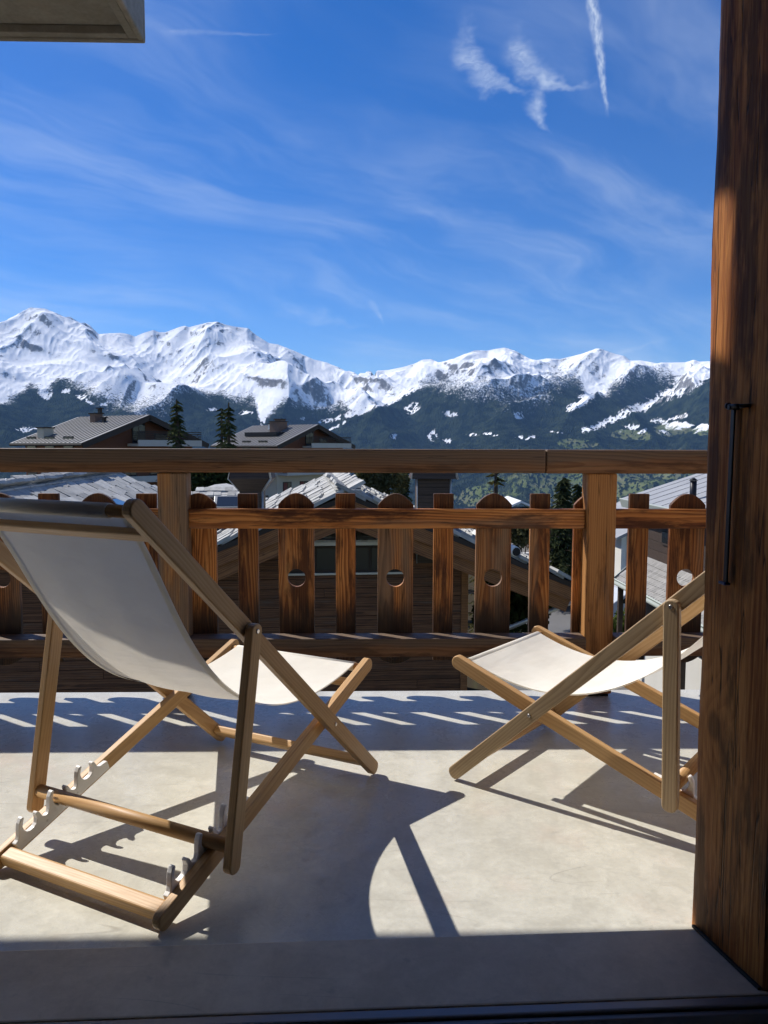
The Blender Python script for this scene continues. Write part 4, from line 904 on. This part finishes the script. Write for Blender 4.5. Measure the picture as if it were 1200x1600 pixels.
# ------------------------------------------------------------------ slate-roofed twin-gabled chalet just below the balcony
ap = at(545, 772, 15.0); YG = R_(4.8)
SMx = T((ap.x, ap.y, ap.z)) @ Matrix.Rotation(YG, 4, 'Z')     # origin: front apex; y along the ridge
sc_ = empty('slate_chalet', SMx, 'dark timber chalet with a pale slate roof, its gable just beyond the railing', 'chalet')
def slope_frame(x0, z0, sd, tanv):
    a = math.atan(tanv); xd = Vector((sd * math.cos(a), 0, -math.sin(a))); yd = Vector((0, 1, 0)); zd = xd.cross(yd)
    if zd.z < 0: yd = -yd; zd = xd.cross(yd)
    return SMx @ frame(Vector((x0, 0, z0)), xd, yd, zd), (1 if yd.y > 0 else -1)
def slate_shape(seed):
    rg = random.Random(seed); w, l, t = 0.30, 0.34, 0.036
    pts = [(-l, -w), (-l * .2, -w * rg.uniform(.93, 1.06)), (l * rg.uniform(.75, 1), -w * rg.uniform(.8, 1)), (l, -w * .3), (l * rg.uniform(.88, 1.05), w * .4), (l * rg.uniform(.7, 1), w * rg.uniform(.8, 1)), (-l * .1, w * rg.uniform(.93, 1.06)), (-l, w)]
    n = len(pts); vs = [(x, y, -t) for x, y in pts] + [(x * .985, y * .985, t + 0.006 * math.sin(7 * x + seed)) for x, y in pts]
    fs = [tuple(range(n))[::-1], tuple(range(n, 2 * n))] + [(i, (i + 1) % n, n + (i + 1) % n, n + i) for i in range(n)]
    return mesh(vs, fs, 'slate')
SL = [slate_shape(q) for q in range(6)]
def slates(Mf, ys, x_len, y_len, parent, row=0.40, seed=1, y_from=0.0):
    rg = random.Random(seed); n = int(x_len / row)
    for k in range(n + 1):
        y = y_from + rg.uniform(-.1, .1)
        while y < y_len:
            w = rg.uniform(.42, .74); x = row * k + rg.uniform(-.04, .05)
            M = Mf @ T((x, ys * (y + w / 2), 0.055 + rg.uniform(0, .02))) @ Matrix.Rotation(R_(6.5 + rg.uniform(-1.5, 1.5)), 4, 'Y') @ Matrix.Rotation(R_(rg.uniform(-5, 5)), 4, 'Z') @ Matrix.Diagonal((rg.uniform(.85, 1.1), w / .6 * .97, 1, 1))
            obj('slate', SL[rg.randrange(6)], parent, M); y += w
TAN = 0.40
def roof_slope(name, x0, z0, sd, run, ylen, seed, th=0.10, y_from=0.0):
    Mf, ys = slope_frame(x0, z0, sd, TAN); Lx = run / math.cos(math.atan(TAN))
    r = box(name, (0, min(0, ys * ylen), -th), (Lx, max(0, ys * ylen), 0.0), 'dark_eave', sc_, 0, Mf)
    slates(Mf, ys, Lx, ylen, r, seed=seed, y_from=y_from)
    return r, Mf, ys, Lx
LEN = 8.6; XL = -6.85        # second ridge lies to the left
rR, MR, ysR, LxR = roof_slope('roof_slope', 0.0, 0.0, 1, 4.75, LEN, 1)
rL, ML, ysL, LxL = roof_slope('roof_slope', 0.0, 0.0, -1, 3.4, LEN, 2)
rT, MT, ysT, LxT = roof_slope('roof_slope', XL, 0.02, 1, 3.4, 10.0, 3)
rU, MU, ysU, LxU = roof_slope('roof_slope', XL, 0.02, -1, 2.2, 10.0, 4)
for x0 in (0.0, XL):      # ridge capping
    for k in range(9 if x0 == 0 else 10):
        o = box('ridge_slab', (x0 - 0.26, k * 0.95 + .02, 0.045 + 0.004 * (k % 2)), (x0 + 0.26, k * 0.95 + 0.93, 0.085 + 0.004 * (k % 2)), 'slate', sc_, 0.01, SMx)
# verge boards and purlins of both gables
def verge(x0, z0, sd, run, h0, h1, y0, y1, mat, nm='verge_board'):
    Mf, ys = slope_frame(x0, z0, sd, TAN); Lx = run / math.cos(math.atan(TAN))
    return box(nm, (0.02, min(ys * y0, ys * y1), -h1), (Lx, max(ys * y0, ys * y1), -h0), mat, sc_, 0.006, Mf)
for x0, sd, run in ((0.0, 1, 4.7), (0.0, -1, 3.3), (XL, 1, 3.3), (XL, -1, 2.2)):
    verge(x0, 0, sd, run, 0.1005, 0.36, 0.02, 0.09, 'chalet_beam'); verge(x0, 0, sd, run, 0.361, 0.62, 0.12, 0.20, 'chalet_beam')
    verge(x0, 0, sd, run, 0.30, 0.52, 0.95, 1.12, 'chalet_beam', 'rafter')
for xp in (1.3, 2.9, 4.2, -1.6, -2.9): box('purlin', (xp - 0.1, 0.21, -TAN * abs(xp) - 0.42), (xp + 0.1, 1.25, -TAN * abs(xp) - 0.14), 'chalet_beam', sc_, 0.005, SMx)
# gable wall of horizontal planks, planks end at the raking roof line
WY = 1.3; xr = 2.55; xl = -9.0; zbot = -6.4
def ceil_z(x): return max(-TAN * abs(x), -TAN * abs(x - XL) + 0.02) - 0.40
box('wall', (xl, WY + 0.05, zbot), (xr, WY + 0.25, -1.75), 'dark_clad', sc_, 0, SMx)
obj('wall', prism([(-3.3, -1.7499), (xr, -1.7499), (xr, -TAN * xr - .4), (0, -0.42), (-3.3, -1.72)], WY + 0.05, WY + 0.25, 'dark_clad'), sc_, SMx)
obj('wall', prism([(xl, -1.7499), (-3.45, -1.7499), (-3.45, -1.73), (XL, -0.40), (xl, -1.26)], WY + 0.05, WY + 0.25, 'dark_clad'), sc_, SMx)
rg = random.Random(11); z = zbot; PH = 0.205
while z < -0.62:
    zt = z + PH - 0.008; xs = [xl]
    # span where the roof is above this plank
    x = xl
    def clip_span(a, b):
        xs_ = np.linspace(a, b, 400); ok = xs_[[ceil_z(q) > zt for q in xs_]]; return ok
    for a, b in ((xl, -3.40), (-3.395, xr)):
        ok = clip_span(a, b)
        if len(ok) < 4: continue
        a2, b2 = ok.min(), ok.max(); cut = a2
        while cut < b2 - 0.05:
            nx = min(b2, cut + rg.uniform(2.2, 4.0)); nx = b2 if b2 - nx < .6 else nx
            box('plank', (cut + .003, WY + rg.uniform(0.0, 0.008), z), (nx - .003, WY + 0.049, zt), 'chalet_plank', sc_, 0.004, SMx); cut = nx
    z += PH
box('corner_board', (xr - 0.02, WY - 0.03, zbot), (xr + 0.13, WY + 0.27, -TAN * xr - 0.45), 'chalet_beam', sc_, 0.005, SMx)
box('side_wall', (xr - 0.1, WY + 0.27, zbot), (xr + 0.1, LEN - .3, -TAN * xr - 0.4), 'dark_clad', sc_, 0, SMx)
# window with its little slated canopy
wx0, wx1 = -1.25, 1.15; wz0, wz1 = -1.75, -1.18
wn = box('window', (wx0, WY - 0.035, wz0), (wx1, WY - 0.001, wz1), 'dark_eave', sc_, 0, SMx)
for k in range(4): box('pane', (wx0 + .06 + k * .585, WY - 0.045, wz0 + .06), (wx0 + .58 + k * .585, WY - 0.0355, wz1 - .05), 'window_glass', wn, 0.002, SMx)
box('sill', (wx0 - .1, WY - 0.10, wz0 - 0.05), (wx1 + .1, WY - 0.001, wz0 - 0.002), 'zinc', wn, 0.004, SMx)
cn = box('canopy', (wx0 - .2, WY - 0.42, wz1 + 0.05), (wx1 + .2, WY - 0.001, wz1 + 0.13), 'zinc', sc_, 0.006, SMx)
for r_i in range(2):
    for k in range(13): obj('slate', SL[(k + r_i) % 6], cn, SMx @ T((wx0 - .12 + k * .215 + .1 * r_i, WY - 0.28 + .17 * r_i, wz1 + 0.17 + 0.05 * r_i)) @ Matrix.Rotation(R_(90), 4, 'Z') @ Matrix.Rotation(R_(-14), 4, 'Y') @ Matrix.Diagonal((.42, .4, .9, 1)))
# roof windows that mirror the sky
def roof_window(Mf, ys, x, y, w, l):
    f = box('roof_window', (x - l / 2, ys * y - w / 2, 0.03), (x + l / 2, ys * y + w / 2, 0.14), 'dark_clad', sc_, 0.005, Mf)
    box('pane', (x - l / 2 + .06, ys * y - w / 2 + .06, 0.1405), (x + l / 2 - .06, ys * y + w / 2 - .06, 0.146), 'roof_glass', f, 0, Mf)
roof_window(MT, ysT, 1.95, 1.6, .9, .8); roof_window(MT, ysT, 1.75, 4.2, .9, .8); roof_window(MR, ysR, 1.6, 4.5, .8, .7)
# slated cross gable with a glazed hatch in the valley between the two ridges
hp = SMx.inverted() @ at(343, 757, 20.0)
hv = [(-.85, -.75, -.26), (.85, -.75, -.26), (.85, 1.2, -.26), (-.85, 1.2, -.26), (-.12, 0, 0), (.12, .6, 0)]
hh = obj('dormer', mesh(hv, [(0, 1, 4), (1, 2, 5, 4), (2, 3, 5), (3, 0, 4, 5), (0, 3, 2, 1)], 'slate'), sc_, SMx @ T(hp))
for k in range(9):
    obj('slate', SL[k % 6], hh, SMx @ T(hp + Vector((-.72 + .18 * k, -.62 + .04 * (k % 3), -.215))) @ Matrix.Rotation(R_(90), 4, 'Z') @ Matrix.Rotation(R_(-20), 4, 'Y') @ Matrix.Diagonal((.36, .34, .8, 1)))
for k in range(6):
    obj('slate', SL[(k + 2) % 6], hh, SMx @ T(hp + Vector((-.45 + .18 * k, -.36, -.115))) @ Matrix.Rotation(R_(90), 4, 'Z') @ Matrix.Rotation(R_(-20), 4, 'Y') @ Matrix.Diagonal((.36, .34, .8, 1)))
box('dormer_wall', (hp.x - .78, hp.y - .65, hp.z - 1.6), (hp.x + .78, hp.y + 1.1, hp.z - .27), 'dark_clad', sc_, 0, SMx)
gp0, gp1 = SMx.inverted() @ at(337, 795, 17.6), SMx.inverted() @ at(372, 776, 17.6)
Mg = SMx @ T((gp0.x, gp0.y, gp0.z)) @ Matrix.Rotation(R_(-52), 4, 'X')
gw, gh = gp1.x - gp0.x, 0.40
hf = box('hatch', (-.05, -.05, 0), (gw + .05, .08, gh), 'zinc', sc_, 0.008, Mg); box('pane', (0.02, -.058, .04), (gw - .02, -.0505, gh - .04), 'roof_glass', hf, 0, Mg)
box('hatch_curb', (gp0.x - .02, gp0.y + .05, gp0.z - .7), (gp1.x + .02, gp0.y + .5, gp0.z - .02), 'dark_clad', sc_, 0, SMx)
# timber-clad chimneys: flared cowl, narrow stack, zinc edge strip
def clad_chimney(u0, u1, c0, c1, Y, vt, vs_, vb, label_unused=None):
    p = lambda u, v: at(u, v, Y)
    xa, xb, xc0, xc1 = p(u0, 760).x, p(u1, 760).x, p(c0, 760).x, p(c1, 760).x; zt, zm, zs, zb_ = p(600, vt).z, p(600, 748).z, p(600, vs_).z, p(600, vb).z
    d = (xb - xa) / 2; xm = (xa + xb) / 2
    hw0, hw1, hwt = (xb - xa) / 2, (xc1 - xc0) / 2, (xc1 - xc0) / 2 * .8
    rings = [(zb_, hw0), (zs, hw0), (zm, hw1), (zt, hwt)]
    vs = []; fs = []
    for z_, h_ in rings: vs += [(-h_, -h_, z_), (h_, -h_, z_), (h_, h_, z_), (-h_, h_, z_)]
    for k in range(3):
        for i in range(4): fs.append((4 * k + i, 4 * k + (i + 1) % 4, 4 * k + 4 + (i + 1) % 4, 4 * k + 4 + i))
    fs += [(0, 1, 2, 3), (12, 13, 14, 15)]
    Mc = T((xm, Y + d, 0))
    c = obj('chimney', mesh(vs, fs, 'dark_clad'), sc_, Mc)
    for sx in (-1, 1):
        for k in range(3):
            a, b = rings[k], rings[k + 1]
            rod('edge_strip', (sx * a[1], -a[1] - .004, a[0]), (sx * b[1], -b[1] - .004, b[0]), 0.022 if sx > 0 else 0.012, 'zinc', c, Mc, 6)
    n = int((zs - zb_) / 0.16)
    for k in range(n): box('cladding_board', (-hw0 + .02, -hw0 - .018, zb_ + .16 * k + .008), (hw0 - .02, -hw0 - .001, zb_ + .16 * k + .15), 'dark_clad', c, 0.003, Mc)
    box('cowl_lid', (-hwt - .06, -hwt - .06, zt + .001), (hwt + .06, hwt + .06, zt + .05), 'zinc', c, 0.005, Mc)
clad_chimney(374, 410, 361, 427, 16.3, 716, 768, 860)
clad_chimney(652, 704, 640, 712, 16.0, 712, 728, 880)
# grey pipe and gutter along the right-hand eave
pp = MR.inverted() @ at(806, 868, 15.4)
rod('snow_pipe', (LxR * .70, ysR * 0.05, 0.16), (LxR * .60, ysR * 1.6, 0.16), 0.10, 'white_metal', sc_, MR, 16)
rod('pipe_end', (LxR * .7005, ysR * 0.045, 0.16), (LxR * .701, ysR * 0.03, 0.16), 0.085, 'dark_void', sc_, MR, 16)
rod('gutter', (LxR + .07, ysR * 0.0, -.06), (LxR + .07, ysR * LEN, -.06), 0.075, 'zinc', sc_, MR, 10)
rod('downpipe', (LxR * .93, 0.5, -0.42 - TAN * LxR * .93), (xr + .25, 1.4, -3.4), 0.05, 'zinc', sc_, SMx, 10)

# ------------------------------------------------------------------ right-hand side: timber house, tiled verandah, pale house, barn, road, car
WXH, YF = 8.45, 23.2
th_ = empty('timber_house', T((WXH, YF, -6.2)), 'dark brown timber house with a pale grey roof at far right', 'house')
for k in range(20): box('plank', (WXH, 9.0, -6.2 + k * .28), (WXH + .06, YF, -5.93 + k * .28), 'dark_clad', th_, 0.006)
box('wall', (WXH + .061, 9.0, -6.2), (14.5, YF, -.62), 'dark_clad', th_)
lw_ = box('lower_wall', (WXH - .1, 9.0, -6.2), (WXH - .001, YF + .05, -4.3), 'white_render', th_)
box('basement_window', (WXH - .12, 20.2, -5.2), (WXH - .1005, 20.9, -4.7), 'white_metal', lw_)
a25 = math.atan(.33); Mr = frame(Vector((8.0, 9.0, -.72)), Vector((math.cos(a25), 0, math.sin(a25))), Vector((0, 1, 0)), Vector((-math.sin(a25), 0, math.cos(a25))))
rf = box('roof', (0, 0, 0), (5.0, 14.8, .14), 'pale_roof', th_, 0.01, Mr)
for k in range(1, 22): box('roof_seam', (0.03, k * .68 - .012, .141), (4.97, k * .68 + .012, .152), 'pale_roof', rf, 0, Mr)
box('fascia', (-.06, 0, -.12), (-.001, 14.8, .15), 'fascia_green', th_, 0.006, Mr)
w_ = box('window', (WXH - .04, 20.6, -1.75), (WXH - .001, 21.6, -1.3), 'dark_eave', th_); box('pane', (WXH - .055, 20.68, -1.68), (WXH - .0405, 21.52, -1.37), 'window_glass', w_)
cp = at(1083, 768, 20.0); rod('flue', (cp.x, 20.0, cp.z - .5), (cp.x, 20.0, cp.z + .28), 0.085, 'black_iron', th_, None, 12); rod('flue_cap', (cp.x, 20.0, cp.z + .29), (cp.x, 20.0, cp.z + .36), 0.12, 'black_iron', th_, None, 12, .03)
vd = empty('verandah', T((7.7, 20, -6.2)), 'lean-to verandah roof of grey scalloped tiles against the timber house', 'verandah')
ex, ez = 7.6, -3.0; wx_t, wz_t = WXH - .01, -2.28; av = math.atan2(wz_t - ez, wx_t - ex); lv = math.hypot(wx_t - ex, wz_t - ez)
Mv = frame(Vector((ex, 13.9, ez)), Vector((math.cos(av), 0, math.sin(av))), Vector((0, 1, 0)), Vector((-math.sin(av), 0, math.cos(av))))
deck = box('roof_deck', (0, 0, -.06), (lv - .01, 9.2, 0), 'dark_void', vd, 0, Mv)
tw_, tl_ = .17, .26
def tile_mesh():
    pts = [(tl_ / 2, -tw_ / 2 * .96), (tl_ / 2, tw_ / 2 * .96), (-tl_ / 4, tw_ / 2 * .96), (-tl_ / 2, tw_ * .22), (-tl_ / 2, -tw_ * .22), (-tl_ / 4, -tw_ / 2 * .96)]
    n = 6; vs = [(x, y, 0) for x, y in pts] + [(x, y, .014) for x, y in pts]
    return mesh(vs, [tuple(range(n)), tuple(range(n, 12))] + [(i, (i + 1) % n, n + (i + 1) % n, n + i) for i in range(n)], 'tile_grey')
TM = tile_mesh(); cnt = 0
for r_i in range(7):
    for k in range(42):
        y = 2.0 + k * tw_ + (tw_ / 2 if r_i % 2 else 0)
        x = 0.10 + r_i * .175
        if x > lv - .08 or y > 9.1: continue
        obj('tile', TM, deck, Mv @ T((x, y, .006 + .0)) @ Matrix.Rotation(R_(3.2), 4, 'Y')); cnt += 1
box('fascia', (-.05, 0, -.19), (-.002, 9.25, .03), 'fascia_green', vd, 0.005, Mv); box('end_fascia', (-.05, 9.2505, -.19), (lv, 9.29, .03), 'fascia_green', vd, 0.005, Mv)
rod('gutter', (-.11, 0, -.03), (-.11, 9.2, -.03), .06, 'fascia_green', vd, Mv, 10)
for yy in (22.85, 18.2): box('post', (7.66, yy, -6.2), (7.80, yy + .14, -3.08), 'dark_clad', vd, 0.008)
ph = empty('pale_house', T((12, 36, -6.2)), 'small white walled house in the gap right of the thick railing post', 'house')
c0 = at(972, 838, 36)
box('wall', (c0.x, 36, -6.2), (c0.x + 5, 42, c0.z), 'white_render', ph); box('corner_trim', (c0.x - .04, 35.94, -6.2), (c0.x + .16, 35.999, c0.z), 'white_metal', ph)
for sd, nm in ((-1, 'roof'), (1, 'roof')):
    aa = math.atan(.5); xr_ = c0.x + 2.5; Mq = frame(Vector((xr_, 35.4, c0.z + 1.45)), Vector((sd * math.cos(aa), 0, -math.sin(aa))), Vector((0, sd, 0)), Vector((0, 0, 1)))
    Mq = frame(Vector((xr_, 35.4, c0.z + 1.45)), Vector((sd * math.cos(aa), 0, -math.sin(aa))), Vector((0, sd, 0)), Vector((sd * math.cos(aa), 0, -math.sin(aa))).cross(Vector((0, sd, 0))))
    box(nm, (0, min(0, sd * 7), -.1), (3.3, max(0, sd * 7), 0.03), 'pale_roof', ph, 0, Mq)
obj('gable', prism([(c0.x, c0.z), (c0.x + 5, c0.z), (c0.x + 2.5, c0.z + 1.25)], 36.0, 41.9, 'white_render'), ph)
for k in range(3):
    f = box('window', (c0.x + .3 + k * 1.5, 35.95, -4.4), (c0.x + 1.2 + k * 1.5, 35.999, -3.1), 'chalet_beam', ph); box('pane', (c0.x + .38 + k * 1.5, 35.93, -4.3), (c0.x + 1.12 + k * 1.5, 35.9495, -3.2), 'window_glass', f)
bn = empty('timber_barn', T((9, 50, -6.2)), 'blue grey timber barn on the road beyond the eave', 'barn')
b0, b1 = at(845, 872, 50), at(935, 872, 50)
box('wall', (b0.x, 50, -6.2), (b1.x, 55, b0.z + 2.6), 'dark_clad', bn)
for k in range(9): box('board', (b0.x - .01, 49.94, b0.z + .2 + k * .26), (b1.x + .01, 49.999, b0.z + .44 + k * .26), 'dark_clad', bn, .006)
f = box('window', (b0.x + 1.0, 49.88, b0.z + 1.0), (b1.x - .4, 49.9395, b0.z + 2.0), 'zinc', bn); box('pane', (b0.x + 1.1, 49.86, b0.z + 1.08), (b1.x - .5, 49.8795, b0.z + 1.92), 'window_glass', f)
box('eave', (b0.x - .4, 48.9, b0.z + 2.61), (b1.x + .4, 55.3, b0.z + 2.8), 'pale_roof', bn); box('canopy', (b0.x - .2, 48.6, b0.z - .05), (b1.x + .3, 49.88, b0.z + .12), 'zinc', bn)
rw = obj('retaining_wall', boxmesh(9, .4, 1.1, 'white_render'), None, T((12.0, 44, -5.65)), .03); tag(rw, 'low pale concrete wall along the road below the barn', 'wall')
rv = [(3.2, 16), (9.6, 16), (14.6, 40), (19, 60), (8.5, 60), (6.6, 40)]
rd = obj('road', mesh([(x, y, -6.185) for x, y in rv], [tuple(range(6))], 'asphalt')); tag(rd, kind='structure')
car = empty('parked_car', T((11.4, 31.0, -6.18)) @ Matrix.Rotation(R_(8), 4, 'Z'), 'silver parked car glimpsed beside the verandah post', 'car')
CMx = WM[car.name]
body = prism([(-2.0, .32), (2.0, .32), (2.02, .62), (1.9, .78), (.95, .9), (.45, 1.38), (-1.1, 1.42), (-1.75, .98), (-2.02, .9)], -.85, .85, 'car_paint')
bo = obj('body', body, car, CMx, .05, 3)
obj('side_window', prism([(-1.5, .98), (.75, .93), (.38, 1.3), (-1.05, 1.33)], -.862, -.852, 'window_glass'), car, CMx)
for x in (-1.25, 1.25):
    for y in (-.84, .7): w_ = rod('wheel', (x, y, .32), (x, y + .18, .32), .32, 'rubber', car, CMx, 18); rod('rim', (x, y - .006, .32), (x, y - .001, .32), .19, 'zinc', w_, CMx, 14)
# village houses far below at the left edge
for i, (u, v, w, lab) in enumerate(((6, 756, 1.6, 'small far house with a snowy roof at the left edge of the view'), (30, 762, 1.2, 'smaller far house with snow on its roof beside the first chalet'))):
    p = at(u, v, 95); M = T(p) @ Matrix.Rotation(R_(20 + 30 * i), 4, 'Z'); e_ = empty('far_house', M, lab, 'house', 'far village houses')
    box('wall', (-w * 1.6, -w, -6), (w * 1.6, w * 1.5, -.4), 'cream_render', e_, 0, M)
    obj('roof', prism([(-w * 1.9, -.45), (w * 1.9, -.45), (0, .55)], -w * 1.3, w * 1.8, 'white_metal'), e_, M)
    for k in (-1, 0, 1): box('window', (k * w * .8 - .3, -w - .05, -1.6), (k * w * .8 + .3, -w - .001, -.8), 'window_glass', e_, 0, M)
fg = at(812, 797, 60); M = T((fg.x, fg.y, fg.z)); e_ = empty('far_house', M, 'far brown house with a pale gable roof left of the broad spruce', 'house', 'far village houses')
box('wall', (-1.6, 0, -6), (1.6, 5, -.1), 'dark_clad', e_, 0, M); obj('roof', prism([(-2.0, -.25), (-2.0, -.1), (0, .78), (2.0, -.1), (2.0, -.25), (0, .6)], -.6, 5.4, 'white_metal'), e_, M)

# ------------------------------------------------------------------ the air between here and the range
m, g = new_mat('haze_air')
pvn = g.n('ShaderNodeVolumePrincipled'); pvn.inputs['Color'].default_value = (0.30, 0.56, 1.0, 1); pvn.inputs['Density'].default_value = 2.15e-5; pvn.inputs['Anisotropy'].default_value = 0.0
g.out(None, pvn.outputs[0]); MATS['haze_air'] = m
z_lo, z_hi = float(zz.min()) - 2.0, float(zz.max()) + 25.0
hz = obj('haze', boxmesh(26000, 16500, z_hi - z_lo, 'haze_air'), None, T((0, 7500, (z_lo + z_hi) / 2))); tag(hz, 'thin blue air between the balcony and the range', kind='stuff')
